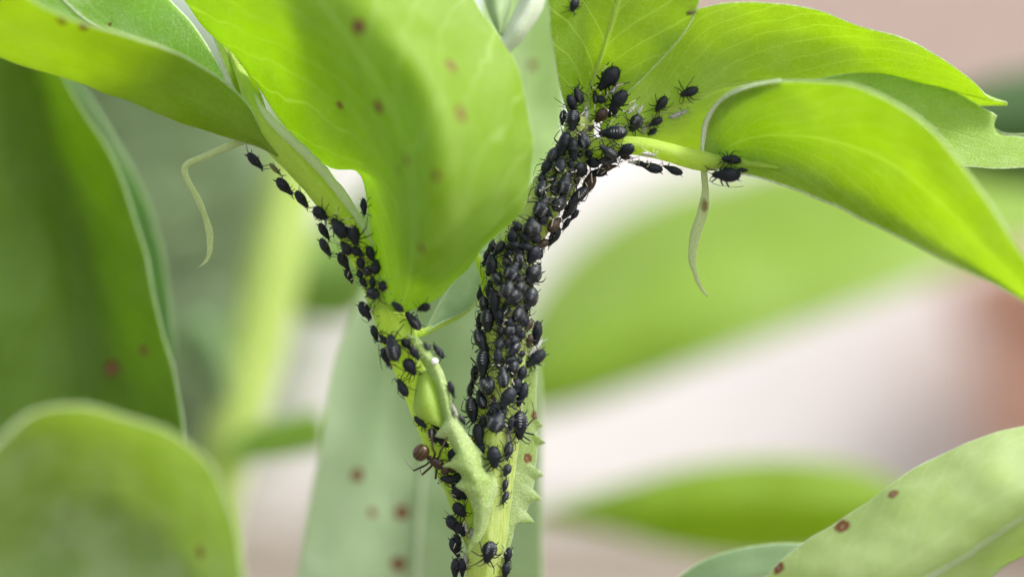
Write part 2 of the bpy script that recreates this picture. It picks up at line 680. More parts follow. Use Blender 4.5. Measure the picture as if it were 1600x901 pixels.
# side shoot that carries the big leaf and, beyond it, the long petiole
host_tube('side_shoot', [(752, 868, .1), (728, 800, .0), (706, 740, -.05), (682, 680, -.1), (655, 610, -.15), (632, 550, -.2), (612, 495, -.22),
                         (596, 462, -.22)],
          [.16, .18, .2, .23, .24, .25, .27, .24], pet_mat, nseg=22, n=70, ridge=.06, wob=.015, lump=.006)
host_tube('petiole', [(604, 480, -.22), (584, 425, -.24), (556, 372, -.26), (524, 325, -.28), (487, 278, -.3), (448, 236, -.32), (416, 204, -.32), (400, 178, -.25), (388, 145, -.1), (372, 105, .1), (355, 72, .25)],
          [.24, .24, .225, .215, .21, .21, .22, .19, .12, .08, .06], pet_mat, nseg=22, n=60, ridge=.06, wob=.012, lump=.005)
# ridge on the petiole's sunny edge; the sunlight is put into its pale colour
host_tube('petiole_ridge', [(592, 402, -.33), (566, 352, -.36), (534, 303, -.4), (494, 256, -.42), (456, 220, -.44), (424, 190, -.44), (408, 170, -.36), (398, 148, -.2)],
          [.03, .06, .075, .08, .085, .09, .06, .02], ridge_mat, nseg=10, n=40, wob=.02, lump=.012)
host_tube('petiole', [(905, 232, -.02), (940, 232, -.12), (985, 228, -.2), (1020, 232, -.26), (1060, 243, -.3), (1092, 251, -.32), (1122, 254, -.28), (1165, 256, -.3), (1215, 262, -.42)],
          [.2, .16, .145, .14, .145, .15, .1, .05, .02], pet_mat, nseg=18, n=40, ridge=.05, wob=.012, lump=.006)

# --- top leaf: grows up from the fork, seen from its lit-through underside
leaf(plant, [
    [(897, 200, -.08), (880, 150, -.2), (869, 100, -.4), (862, 55, -.55), (858, 0, -.7), (858, -60, -.8)],
    [(900, 202, -.1), (897, 150, -.1), (896, 100, -.2), (893, 55, -.35), (890, 0, -.5), (890, -60, -.6)],
    [(904, 202, -.1), (916, 150, .0), (920, 100, -.05), (920, 55, -.2), (918, 0, -.35), (918, -60, -.5)],
    [(908, 202, -.08), (945, 150, -.1), (970, 100, -.2), (985, 55, -.4), (995, 0, -.55), (1000, -60, -.7)],
    [(912, 200, -.05), (972, 150, -.22), (1028, 98, -.42), (1070, 48, -.65), (1093, 0, -.9), (1105, -60, -1.0)],
], rib=.5, rib_r=.04, rib_side=1, host=True, amp=.05, freq=1.0, edge_wave=.05,
    look=dict(nveins=5, skew=1.5, vein=1.0, speck=.5, fine=1.4))
# --- long leaf that arches away behind, upper half lit through
leaf(plant, [
    [(938, 196, .05), (978, 150, -.05), (1030, 82, -.25), (1075, 28, -.4), (1110, 14, -.5), (1200, 10, -.55), (1275, 18, -.5), (1340, 42, -.45),
     (1410, 62, -.4), (1475, 94, -.35), (1525, 130, -.2), (1545, 152, -.05), (1572, 162, .0)],
    [(940, 204, .05), (1000, 172, .15), (1050, 110, .15), (1110, 70, .1), (1200, 55, .05), (1290, 62, .05), (1380, 90, .05), (1460, 118, .05), (1520, 145, .05), (1572, 163, .02)],
    [(940, 212, .04), (1008, 202, .3), (1060, 178, .38), (1130, 146, .4), (1200, 130, .4), (1300, 122, .4), (1400, 125, .4), (1480, 142, .3), (1530, 154, .15), (1572, 164, .03)],
    [(942, 218, .1), (1010, 218, .6), (1060, 215, .9), (1130, 200, 1.0), (1200, 190, 1.0), (1300, 180, 1.0), (1400, 172, .9), (1480, 165, .7), (1530, 160, .4), (1572, 164, .04)],
    [(944, 224, .15), (1010, 236, .9), (1060, 246, 1.3), (1130, 240, 1.5), (1200, 232, 1.6), (1300, 220, 1.6), (1400, 200, 1.4), (1480, 178, 1.0), (1530, 165, .5), (1572, 165, .05)],
], rib=.5, rib_r=.04, rib_side=1, host=True, nu=60, nv=34, amp=.06, freq=.9, edge_wave=.06, edge_freq=1.5,
    look=dict(nveins=10, skew=2.2, vein=.95, patch=.6, refl=(.22, .35, .05), speck=.8, fine=1.5))
# --- drooping leaf: the near one of the pair
leaf(plant, [
    [(1099, 246, -.3), (1102, 205, -.35), (1122, 165, -.55), (1160, 140, -.85), (1220, 128, -1.2), (1285, 128, -1.6), (1350, 140, -1.9), (1415, 172, -2.1),
     (1470, 218, -2.2), (1522, 282, -2.3), (1570, 355, -2.3), (1620, 440, -2.3)],
    [(1100, 250, -.3), (1118, 225, -.3), (1150, 195, -.5), (1200, 178, -.8), (1265, 175, -1.1), (1330, 190, -1.4), (1395, 225, -1.6), (1450, 270, -1.8), (1500, 325, -1.9), (1550, 388, -2.0), (1620, 460, -2.1)],
    [(1102, 254, -.3), (1130, 243, -.2), (1170, 232, -.3), (1220, 226, -.5), (1285, 232, -.75), (1345, 252, -1.0), (1400, 285, -1.25), (1455, 325, -1.45), (1510, 370, -1.6), (1560, 420, -1.75), (1620, 475, -1.9)],
    [(1103, 257, -.3), (1140, 258, -.25), (1185, 258, -.3), (1240, 268, -.4), (1300, 290, -.6), (1355, 315, -.8), (1410, 345, -1.0), (1465, 377, -1.2), (1515, 408, -1.35), (1565, 440, -1.5), (1620, 480, -1.7)],
    [(1104, 260, -.32), (1140, 268, -.38), (1190, 277, -.5), (1250, 298, -.65), (1310, 324, -.8), (1365, 350, -.95), (1420, 376, -1.1), (1470, 402, -1.25), (1520, 427, -1.4), (1570, 452, -1.5), (1625, 488, -1.7)],
], rib=None, host=True, nu=60, nv=34, amp=.05, freq=.9, edge_wave=.04, thick=.06,
    look=dict(nveins=9, skew=2.0, vein=.75, patch=.4, speck=.5), label='bright leaf arching down beside the tendril')
# its far half, folded up so that only the pale upper skin shows as a rim
leaf(plant, [
    [(1098, 250, -.3), (1096, 225, -.33), (1101, 190, -.42), (1122, 158, -.6), (1158, 136, -.85), (1220, 125, -1.15)],
    [(1099, 252, -.3), (1102, 222, -.30), (1110, 190, -.38), (1130, 162, -.56), (1162, 142, -.82), (1222, 129, -1.15)],
    [(1101, 254, -.28), (1108, 222, -.22), (1121, 190, -.30), (1142, 164, -.5), (1172, 146, -.8), (1224, 132, -1.17)],
], rib=None, nu=30, nv=8, amp=.01, thick=.04, name='leaf_fold',
    look=dict(refl=(.62, .7, .5), pale=(.74, .8, .62), trans=(.6, .7, .35), fac=.25, speck=.7, sheen=.6, vein=0))
# --- the leaf behind it, with a bitten end
leaf(plant, [
    [(1110, 252, -.1), (1150, 200, .1), (1210, 150, .25), (1285, 124, .3), (1340, 114, .32), (1395, 116, .32), (1450, 130, .3), (1500, 150, .28), (1535, 170, .25), (1557, 181, .25),
     (1553, 192, .22), (1556, 206, .2), (1566, 213, .2), (1580, 216, .2), (1625, 222, .2)],
    [(1112, 254, -.12), (1160, 225, .0), (1230, 195, .05), (1300, 180, .05), (1370, 182, .05), (1440, 196, .05), (1500, 212, .05), (1550, 225, .05), (1580, 232, .05), (1625, 236, .05)],
    [(1112, 257, -.15), (1170, 252, -.2), (1240, 242, -.25), (1310, 240, -.25), (1380, 245, -.25), (1450, 255, -.25), (1510, 260, -.25), (1560, 263, -.25), (1600, 260, -.25), (1625, 258, -.25)],
], rib=None, nu=70, nv=24, amp=.05, freq=1.1, edge_wave=.03, thick=.045,
    look=dict(refl=(.26, .4, .07), pale=(.46, .58, .3), trans=(.7, .92, .05), nveins=12, skew=1.0, vein=.7, patch=.5, speck=.7, fine=1.6), label='green leaf with a bitten ragged end')
leaf(plant, [
    [(1540, 190, .5), (1563, 206, .5), (1590, 210, .5), (1625, 205, .5)],
    [(1545, 225, .8), (1570, 230, .8), (1600, 230, .8), (1625, 228, .8)],
], rib=None, nu=14, nv=8, amp=.02, name='leaf_fold', look=dict(refl=(.45, .55, .36), pale=(.6, .68, .5), trans=(.5, .6, .3), fac=.25, speck=.5))

# --- the big leaf in front, creased along its length
leaf(plant, [
    [(604, 482, -.42), (592, 440, -.4), (584, 392, -.32), (580, 338, -.22), (569, 294, -.15), (552, 266, -.1), (516, 262, -.05), (476, 236, 0), (428, 168, 0),
     (372, 88, -.1), (322, 48, -.3), (285, 0, -.5), (240, -70, -.7)],
    [(610, 484, -.46), (618, 452, -.7), (626, 400, -1.0), (628, 345, -1.3), (614, 280, -1.5), (580, 215, -1.5), (540, 150, -1.5), (490, 85, -1.5), (440, 30, -1.6), (400, -20, -1.7), (370, -70, -1.8)],
    [(622, 485, -.5), (652, 440, -1.0), (667, 397, -2.2), (676, 330, -3.0), (679, 250, -3.3), (672, 175, -3.3), (642, 105, -3.1), (604, 52, -2.8), (566, 0, -2.5), (520, -70, -2.0)],
    [(636, 484, -.46), (684, 436, -1.1), (722, 385, -1.7), (748, 322, -2.15), (760, 250, -2.3), (755, 180, -2.3), (728, 110, -2.15), (692, 55, -1.95), (655, 0, -1.7), (610, -70, -1.3)],
    [(646, 482, -.4), (694, 458, -.5), (742, 404, -.65), (800, 346, -.9), (828, 282, -1.1), (830, 205, -1.4), (815, 125, -1.35), (780, 60, -1.25), (738, 0, -1.1), (695, -70, -.8)],
], rib=None, host=True, nu=70, nv=44, amp=.06, freq=.8, edge_wave=.05, thick=.05,
    spots=[(560, 42, 12), (705, 103, 12), (720, 178, 13), (591, 167, 11), (531, 164, 8), (635, 250, 8), (622, 266, 7), (682, 275, 7), (658, 388, 8)],
    look=dict(nveins=8, skew=1.6, vein=.7, patch=.2, refl=(.19, .3, .01), pale=(.46, .55, .24), rough=.5, sheen=.04, trans=(.66, .92, .005), fac=.55), label='big creased front leaf with rusty spots')
# --- piece of the leaflet behind it
leaf(plant, [
    [(398, 196, -.1), (372, 150, .0), (352, 105, .1), (336, 62, .2), (318, 20, .3)],
    [(408, 194, -.15), (390, 150, .05), (372, 105, .15), (356, 66, .25), (345, 20, .4)],
    [(420, 190, -.1), (408, 152, -.05), (394, 118, .0), (378, 86, .05), (366, 70, .2), (360, 20, .5)],
], rib=.35, rib_r=.04, nu=30, nv=12, amp=.03, look=dict(vein=.4))
# --- leaf pair that reaches out of the top corner
leaf(plant, [
    [(436, 240, -.44), (408, 205, -.5), (388, 166, -.6), (345, 125, -.9), (300, 98, -1.2), (230, 68, -1.6), (150, 42, -1.9), (70, 12, -2.2), (0, -30, -2.4), (-60, -60, -2.5)],
    [(436, 241, -.45), (404, 212, -.56), (360, 178, -.66), (300, 145, -.85), (230, 115, -1.15), (150, 85, -1.4), (70, 50, -1.6), (0, 15, -1.8), (-60, -20, -1.9)],
    [(435, 242, -.45), (400, 220, -.55), (350, 196, -.58), (290, 172, -.6), (220, 143, -.75), (150, 118, -.9), (75, 88, -1.05), (0, 55, -1.2), (-60, 25, -1.3)],
    [(434, 244, -.43), (396, 228, -.45), (340, 210, -.44), (280, 188, -.42), (205, 157, -.48), (150, 139, -.55), (95, 121, -.6), (45, 106, -.65), (0, 91, -.7), (-60, 70, -.7)],
], rib=None, nu=56, nv=26, amp=.05, freq=.9, edge_wave=.03, thick=.05, spots=[(97, 34, 7), (130, 43, 7)],
    look=dict(nveins=9, vein=.25, refl=(.16, .25, .008), trans=(.62, .8, .01), fac=.6))
leaf(plant, [
    [(402, 200, -.2), (372, 165, .0), (352, 128, .1), (338, 100, .15), (318, 65, .2), (295, 32, .25), (265, 0, .3), (215, -60, .35)],
    [(398, 202, -.15), (340, 165, .1), (290, 110, .3), (245, 75, .4), (205, 45, .5), (170, 15, .55), (120, -60, .6)],
    [(394, 206, -.1), (330, 185, .2), (260, 150, .4), (180, 110, .5), (100, 65, .55), (30, 20, .6), (-60, -60, .6)],
], rib=.62, rib_r=.05, nu=44, nv=26, amp=.05, freq=1.0, thick=.035, spots=[(173, 39, 3)], rib_m=rib_pale,
    look=dict(refl=(.3, .46, .1), pale=(.54, .66, .42), trans=(.58, .92, .05), vein=.4, patch=.6, speck=.9, fine=1.6))
# --- leaf base behind the big leaf, beside the crowded stem
leaf(plant, [
    [(664, 520, .1), (690, 470, .5), (715, 430, .8), (745, 392, 1.0), (770, 340, 1.3)],
    [(664, 519, .1), (700, 488, .4), (733, 455, .7), (752, 420, .9), (790, 350, 1.2)],
    [(666, 517, .05), (700, 500, .25), (737, 478, .5), (757, 446, .7), (800, 380, 1.0)],
], rib=None, nu=30, nv=14, amp=.04, look=dict(refl=(.3, .42, .24), pale=(.5, .6, .44), trans=(.45, .65, .25), patch=.6, speck=.6))
host_tube('petiole', [(622, 515, -.1), (655, 520, .05), (690, 506, .25), (722, 490, .45), (748, 468, .65)], [.1, .06, .05, .045, .03],
          pet_mat, host=False, nseg=10, n=20)
# narrow green strand left of the crowded stem
host_tube('petiole', [(742, 392, .25), (750, 415, .2), (756, 440, .15), (754, 470, .12), (758, 505, .1)], [.06, .06, .05, .05, .05], pet_mat, host=False, nseg=10, n=20)
# --- pale leaf behind the fork
leaf(plant, [
    [(760, 480, 1.2), (752, 380, 2.2), (745, 250, 3.0), (742, 120, 3.4), (752, 0, 3.6), (760, -70, 3.7)],
    [(790, 470, 1.2), (800, 370, 2.2), (805, 250, 3.1), (808, 120, 3.6), (812, 0, 3.8), (815, -70, 3.9)],
    [(815, 440, 1.2), (848, 350, 2.2), (872, 250, 3.0), (884, 130, 3.4), (884, 0, 3.6), (880, -70, 3.7)],
], rib=.5, rib_r=.05, nu=40, nv=20, amp=.08, freq=.7, spots=[(831, 102, 7)], rib_m=rib_pale,
    look=dict(refl=(.36, .5, .24), pale=(.56, .68, .46), trans=(.75, .95, .35), fac=.55, patch=.5, vein=.3))
# --- folded pale young leaflets at the top edge
leaf(plant, [
    [(775, 80, .6), (790, 45, .7), (810, 8, .8), (820, -20, .9), (835, -60, 1.0)],
    [(783, 84, .45), (806, 50, .4), (828, 10, .45), (838, -20, .5), (850, -60, .6)],
    [(790, 88, .55), (816, 62, .6), (842, 24, .75), (856, -10, .85), (868, -60, 1.0)],
], rib=None, nu=24, nv=12, amp=.04, thick=.05, name='young_leaf', look=dict(refl=(.64, .7, .56), pale=(.78, .82, .72), trans=(.55, .7, .4), fac=.3, speck=.7, vein=.5, nveins=4))
leaf(plant, [
    [(778, 52, .7), (766, 25, .8), (758, 0, .9), (745, -50, 1.0)],
    [(780, 54, .6), (778, 25, .6), (776, 0, .7), (768, -50, .8)],
    [(783, 56, .7), (792, 28, .8), (797, 0, .9), (800, -50, 1.0)],
], rib=None, nu=18, nv=10, amp=.03, name='young_leaf', look=dict(refl=(.34, .46, .22), pale=(.6, .68, .5), trans=(.5, .7, .3), fac=.35, speck=.6))

# --- toothed stipules that clasp the stem
ST = dict(refl=(.36, .5, .12), pale=(.64, .72, .46), trans=(.65, .88, .12), patch=.6, speck=1.0, sheen=.3, vein=.8, nveins=12, fac=.45, fine=2.0)
leaf(plant, [
    [(634, 522, -.5), (655, 556, -.48), (668, 580, -.46), (680, 606, -.46), (686, 632, -.46), (691, 654, -.46), (694, 662, -.46), (688, 672, -.48), (680, 681, -.5), (700, 684, -.5), (708, 697, -.5),
     (714, 710, -.5), (705, 719, -.54), (691, 728, -.56), (709, 731, -.54), (720, 738, -.52), (724, 747, -.52), (712, 759, -.56), (726, 768, -.54), (735, 786, -.5), (741, 800, -.48),
     (743, 822, -.46), (738, 843, -.46), (730, 862, -.48)],
    [(640, 524, -.52), (668, 560, -.58), (682, 582, -.6), (692, 608, -.62), (698, 634, -.62), (706, 660, -.62), (718, 690, -.64), (732, 722, -.66), (746, 752, -.66), (752, 780, -.62), (752, 808, -.56), (746, 838, -.5), (731, 862, -.48)],
    [(648, 524, -.46), (676, 556, -.5), (692, 582, -.52), (703, 612, -.5), (709, 640, -.48), (724, 672, -.44), (745, 698, -.4), (762, 727, -.38), (775, 756, -.38), (774, 775, -.4), (765, 802, -.42), (757, 832, -.44), (732, 863, -.46)],
], nu=130, nv=16, linear=(0,), amp=.03, freq=3.2, thick=.022, host=True, name='stipule', look=ST)
leaf(plant, [
    [(655, 582, -.42), (649, 612, -.42), (646, 638, -.44), (655, 652, -.5), (672, 660, -.52)],
    [(664, 580, -.5), (664, 610, -.6), (668, 635, -.66), (675, 655, -.62), (682, 664, -.55)],
    [(670, 578, -.44), (682, 606, -.48), (688, 634, -.5), (692, 655, -.5), (692, 668, -.5)],
], nu=24, nv=14, amp=.015, thick=.03, host=True, name='stipule_lobe', look=dict(refl=(.26, .4, .04), trans=(.8, .98, .04), patch=.5, speck=.6, fac=.5))
leaf(plant, [
    [(806, 540, .25), (804, 600, .28), (800, 660, .28), (796, 710, .2), (790, 760, .12), (785, 800, .06), (783, 835, .0), (785, 860, -.02), (788, 877, -.02)],
    [(822, 538, .3), (822, 600, .32), (822, 660, .3), (816, 710, .22), (808, 760, .16), (803, 800, .1), (794, 835, .02), (791, 860, 0), (789, 878, -.02)],
    [(836, 535, .35), (838, 575, .38), (836, 610, .38), (837, 640, .36), (840, 655, .36), (848, 664, .34), (838, 670, .36), (838, 684, .34), (852, 690, .3), (839, 696, .32), (837, 715, .3), (834, 735, .28),
     (849, 741, .24), (833, 747, .28), (830, 765, .24), (845, 778, .2), (826, 784, .22), (820, 798, .2), (833, 815, .16), (810, 811, .16), (802, 826, .1), (800, 840, .06), (795, 858, .02), (789, 878, -.02)],
], nu=130, nv=16, linear=(2,), amp=.03, freq=1.6, thick=.05, host=True, name='stipule', spots=[(824, 715, 7), (836, 648, 6)], look=ST, label='toothed stipule with a round rusty spot')

# --- tendrils
tend = stem_material('tendril', (.44, .54, .2), (.6, .68, .4), (.6, .8, .25), .8)
host_tube('tendril', [(392, 216, -.3), (368, 224, -.26), (340, 236, -.2), (312, 248, -.15), (297, 254, -.12), (289, 261, -.1), (290, 274, -.1), (302, 298, -.08), (313, 320, -.05),
                      (323, 345, 0), (328, 370, .02), (327, 395, .0), (320, 410, -.03), (305, 420, -.05)],
          [.065, .06, .055, .05, .06, .055, .045, .045, .05, .058, .05, .028, .005], tend, host=False, nseg=12, n=80, flat=.7, wob=.015, lump=.008)
host_tube('tendril', [(1098, 256, -.3), (1101, 280, -.28), (1102, 305, -.26), (1097, 335, -.25), (1088, 360, -.24), (1083, 385, -.24), (1082, 410, -.24), (1088, 432, -.22), (1096, 450, -.2), (1106, 463, -.2)],
          [.04, .05, .065, .08, .085, .085, .07, .045, .025, .004], stem_material('tendril', (.44, .54, .2), (.6, .68, .4), (.6, .8, .25), .8, .3, (tuple(P(1101, 322, -.3) - base0), .09)), host=False, nseg=12, n=70, flat=.5, wob=.015, lump=.008)

# ================================================================== other leaves around
def lone(label, rails, **kw):
    b = P(*rails[0][0])
    return leaf(None, rails, top_level=dict(loc=tuple(b), label=label, cat='leaf'), name='bean_leaf', **kw)


# shaded leaf, left; its shade is put into darker skin and margin colours
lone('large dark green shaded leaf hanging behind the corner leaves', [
    [(-60, 40, 2.2), (-60, 200, 2.4), (-60, 360, 2.4), (-50, 520, 2.2), (-30, 680, 2.0), (30, 860, 1.8)],
    [(10, 40, 2.4), (25, 200, 2.7), (45, 360, 2.7), (70, 520, 2.6), (90, 680, 2.4), (120, 860, 2.0)],
    [(40, 30, 2.4), (85, 190, 2.8), (125, 330, 3.0), (150, 470, 2.9), (170, 640, 2.6), (190, 850, 2.2)],
    [(60, 30, 2.2), (118, 150, 2.2), (165, 230, 2.2), (200, 315, 2.2), (225, 400, 2.0), (250, 500, 1.9), (270, 590, 1.8), (283, 680, 1.7), (285, 850, 1.6)],
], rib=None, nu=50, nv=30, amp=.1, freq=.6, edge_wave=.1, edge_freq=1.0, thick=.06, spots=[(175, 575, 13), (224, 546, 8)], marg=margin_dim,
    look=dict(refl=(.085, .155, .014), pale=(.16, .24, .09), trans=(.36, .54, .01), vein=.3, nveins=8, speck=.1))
lone('wavy pale leaf edge seen just past the dark shaded leaf', [
    [(95, 110, 4.2), (170, 220, 4.2), (205, 330, 4.0), (232, 440, 3.8), (262, 560, 3.6)],
    [(112, 115, 3.9), (188, 230, 3.8), (222, 330, 3.7), (245, 430, 3.6), (270, 560, 3.5)],
    [(118, 130, 3.8), (200, 250, 3.6), (236, 340, 3.5), (258, 430, 3.4), (272, 560, 3.4)],
], nu=30, nv=8, amp=.1, freq=.8, look=dict(refl=(.16, .27, .13), pale=(.3, .4, .28), trans=(.3, .5, .15), vein=.2, speck=.2))
# near leaf, bottom corner
lone('blurred cupped leaf closest to the camera in the bottom corner', [
    [(-60, 760, -4.2), (0, 690, -4.2), (50, 648, -4.1), (120, 634, -4.0), (200, 648, -3.9), (280, 682, -3.8), (335, 735, -3.7), (366, 810, -3.6), (385, 930, -3.6)],
    [(-60, 800, -3.6), (10, 730, -3.4), (60, 690, -3.3), (120, 676, -3.2), (190, 686, -3.1), (255, 716, -3.1), (305, 762, -3.1), (334, 830, -3.1), (350, 935, -3.2)],
    [(-40, 900, -3.0), (40, 850, -2.5), (90, 810, -2.3), (130, 800, -2.3), (180, 805, -2.2), (225, 825, -2.3), (262, 855, -2.4), (290, 900, -2.6), (305, 960, -2.8)],
    [(60, 1000, -3.2), (90, 960, -2.9), (115, 950, -2.8), (140, 945, -2.8), (160, 947, -2.8), (185, 955, -2.8), (205, 965, -2.8), (220, 980, -2.9), (230, 1000, -3.0)],
], nu=50, nv=30, amp=.06, freq=.7, thick=.09, spots=[(313, 862, 9)],
    look=dict(refl=(.25, .35, .14), pale=(.42, .5, .34), trans=(.62, .8, .02), vein=.2, speck=.1, patch=.7, fac=.5))
lone('thin pale leaf sliver cut off by the picture edge', [
    [(-40, 690, -.6), (-2, 690, -.5), (6, 720, -.5), (9, 760, -.5), (14, 820, -.5), (18, 930, -.5)],
    [(-80, 700, -.3), (-40, 720, -.3), (-40, 740, -.3), (-40, 780, -.3), (-40, 840, -.3), (-40, 930, -.3)],
], nu=24, nv=8, amp=.03, look=dict(refl=(.25, .37, .16), pale=(.4, .5, .34), trans=(.4, .6, .2)))
# pale leaf behind the lower stem
lone('broad pale green leaf standing upright behind the ant', [
    [(455, 960, 2.6), (480, 820, 2.8), (500, 700, 3.0), (520, 590, 3.2), (548, 500, 3.4), (580, 430, 3.6), (640, 360, 3.8)],
    [(530, 960, 2.9), (545, 820, 3.2), (560, 700, 3.4), (578, 590, 3.6), (600, 500, 3.8), (625, 430, 3.9), (660, 360, 3.9)],
    [(598, 960, 3.2), (612, 820, 3.5), (620, 720, 3.7), (628, 600, 3.9), (640, 500, 4.0), (660, 430, 4.0), (680, 360, 4.0)],
    [(730, 960, 3.0), (738, 820, 3.1), (738, 700, 3.3), (730, 590, 3.5), (715, 500, 3.7), (705, 430, 3.8), (700, 360, 3.9)],
    [(850, 960, 2.7), (846, 820, 2.7), (843, 700, 2.8), (840, 590, 3.0), (815, 480, 3.3), (770, 410, 3.6), (720, 360, 3.8)],
], rib=.5, rib_r=.07, nu=50, nv=34, amp=.1, freq=.6, thick=.06, spots=[(558, 742, 11), (628, 800, 12), (582, 800, 7), (622, 880, 12)], rib_m=rib_pale,
    look=dict(refl=(.5, .63, .45), pale=(.62, .72, .58), trans=(.5, .66, .25), patch=.6, vein=.2, speck=.2))
# near leaf, bottom right
lone('pale freckled leaf slanting up from the bottom edge', [
    [(1180, 925, -.9), (1215, 882, -.9), (1262, 848, -.85), (1320, 806, -.8), (1375, 768, -.75), (1425, 732, -.7), (1480, 702, -.7), (1530, 684, -.7), (1580, 671, -.7), (1650, 664, -.7)],
    [(1260, 940, -1.3), (1300, 890, -1.4), (1350, 855, -1.4), (1410, 815, -1.4), (1460, 785, -1.4), (1510, 758, -1.4), (1550, 738, -1.4), (1600, 722, -1.3), (1650, 712, -1.3)],
    [(1390, 960, -1.7), (1420, 905, -1.7), (1470, 872, -1.7), (1520, 838, -1.7), (1560, 808, -1.7), (1600, 782, -1.7), (1650, 760, -1.7)],
    [(1480, 980, -1.2), (1510, 940, -1.1), (1550, 905, -1.0), (1590, 875, -1.0), (1620, 850, -1.0), (1670, 820, -1.0)],
], nu=56, nv=34, amp=.06, freq=1.0, edge_wave=.05, thick=.045, spots=[(1396, 771, 9), (1316, 822, 12), (1217, 886, 10)], rib=.66, rib_r=.045,
    look=dict(refl=(.44, .54, .24), pale=(.6, .68, .46), trans=(.6, .78, .12), patch=.5, speck=.6, vein=.35, sheen=.25), rib_m=rib_pale)
lone('small pale leaf tip peeping up behind the freckled leaf', [
    [(1030, 930, 1.0), (1075, 890, 1.0), (1125, 866, 1.0), (1180, 853, 1.0), (1245, 850, 1.0), (1330, 860, 1.0)],
    [(1060, 960, .8), (1100, 930, .8), (1140, 910, .8), (1190, 900, .8), (1250, 900, .8), (1330, 910, .8)],
], nu=24, nv=12, amp=.04, look=dict(refl=(.28, .4, .22), pale=(.44, .54, .38), trans=(.4, .6, .25)))
# far leaves
lone('huge blurred leaf slanting behind the drooping leaf and its tendril', [
    [(760, 620, 21), (820, 480, 22), (900, 385, 24), (1010, 315, 25), (1150, 265, 26), (1300, 230, 27), (1450, 205, 28), (1700, 180, 29)],
    [(770, 660, 18), (860, 570, 18), (970, 490, 18.5), (1080, 430, 19), (1200, 385, 20), (1330, 340, 21), (1460, 305, 22), (1700, 255, 24)],
    [(760, 665, 18), (870, 640, 18), (1000, 600, 18), (1120, 555, 18), (1240, 512, 18.5), (1360, 470, 19), (1480, 425, 20), (1700, 345, 22)],
], nu=40, nv=20, amp=.15, freq=.3, thick=.1, look=dict(refl=(.22, .34, .05), trans=(.7, .9, .03), pale=(.36, .48, .2), vein=0, speck=0))
lone('blurred green leaf lying low between pale wall and freckled leaf', [
    [(830, 800, 14), (950, 765, 13.5), (1060, 732, 13), (1160, 716, 13), (1260, 716, 13), (1350, 735, 13), (1450, 785, 13)],
    [(830, 802, 13.4), (960, 797, 12.2), (1060, 790, 12), (1160, 785, 12), (1260, 785, 12), (1350, 790, 12.2), (1450, 800, 12.6)],
    [(835, 804, 14), (960, 828, 13.5), (1060, 858, 13), (1160, 872, 13), (1260, 868, 13), (1350, 850, 13), (1450, 810, 13)],
], nu=30, nv=16, amp=.1, freq=.3, thick=.1, look=dict(refl=(.16, .25, .015), trans=(.7, .9, .01), pale=(.3, .42, .12), vein=0, speck=0))
lone('blurred dark green leaf beyond the bitten leaf end', [
    [(1480, 150, 14), (1540, 125, 14), (1610, 112, 14), (1720, 100, 14)],
    [(1470, 200, 13), (1540, 195, 13), (1610, 190, 13), (1720, 180, 13)],
    [(1480, 260, 14), (1540, 280, 14), (1610, 290, 14), (1720, 300, 14)],
], nu=20, nv=12, amp=.1, freq=.3, thick=.1, look=dict(refl=(.09, .17, .06), trans=(.2, .36, .06), pale=(.2, .3, .15), vein=0, speck=0))

# neighbouring plant far behind: bright stem with leaf stubs
nb = empty('broad_bean_plant', P(300, 990, 11), 'blurred yellow green bean plant stalk behind the petiole of aphids', 'plant')
host_tube('stem', [(300, 990, 11), (330, 800, 11), (362, 680, 11), (395, 560, 11.5), (425, 430, 12), (452, 300, 12.5), (480, 150, 13)],
          [.42, .5, .55, .6, .62, .58, .5], stem_material('yellow green stem', (.32, .44, .05), (.4, .52, .1), (.55, .78, .06)), parent=nb, host=False, nseg=16, n=50)
leaf(nb, [
    [(350, 690, 11), (335, 640, 11), (318, 590, 11.3), (300, 560, 11.5), (270, 520, 12)],
    [(360, 690, 10.8), (362, 640, 10.6), (352, 590, 10.8), (335, 540, 11), (300, 500, 11.5)],
    [(372, 690, 11), (385, 640, 11.2), (385, 590, 11.3), (365, 530, 11.5), (330, 490, 12)],
], nu=20, nv=10, amp=.05, look=dict(refl=(.26, .38, .2), trans=(.4, .6, .2), vein=0, speck=0))
leaf(nb, [
    [(352, 700, 10.5), (395, 665, 10), (440, 655, 9.6), (500, 640, 9)],
    [(352, 712, 10.5), (400, 690, 10), (450, 685, 9.6), (510, 670, 9)],
    [(352, 724, 10.5), (400, 722, 10), (450, 715, 9.6), (510, 700, 9)],
], nu=20, nv=10, amp=.05, look=dict(refl=(.24, .37, .12), trans=(.5, .7, .15), vein=0, speck=0))
leaf(nb, [
    [(440, 400, 12.5), (480, 370, 12.5), (540, 330, 13), (600, 260, 13)],
    [(440, 440, 12), (500, 430, 12), (560, 400, 12), (620, 330, 12)],
    [(440, 480, 12.5), (500, 500, 12.5), (560, 490, 12.5), (620, 420, 13)],
], nu=20, nv=10, amp=.05, look=dict(refl=(.24, .37, .12), trans=(.5, .7, .15), vein=0, speck=0))

# ================================================================== insects
def insect_bm(stations, zt=0.8, zb=0.62, nseg=14, seg=0.0):
    bm = bmesh.new()
    rings = []
    for i, (x, r) in enumerate(stations):
        ring = []
        for k in range(nseg):
            a = 2 * math.pi * (k + .5) / nseg
            s = math.sin(a)
            ring.append(bm.verts.new((x, r * math.cos(a), r * s * (zt if s > 0 else zb))))
        rings.append(ring)
    for a, b in zip(rings, rings[1:]):
        for k in range(nseg):
            k2 = (k + 1) % nseg
            bm.faces.new((a[k], a[k2], b[k2], b[k]))
    bm.faces.new(rings[0][::-1])
    bm.faces.new(rings[-1])
    bmesh.ops.recalc_face_normals(bm, faces=bm.faces)
    return bm


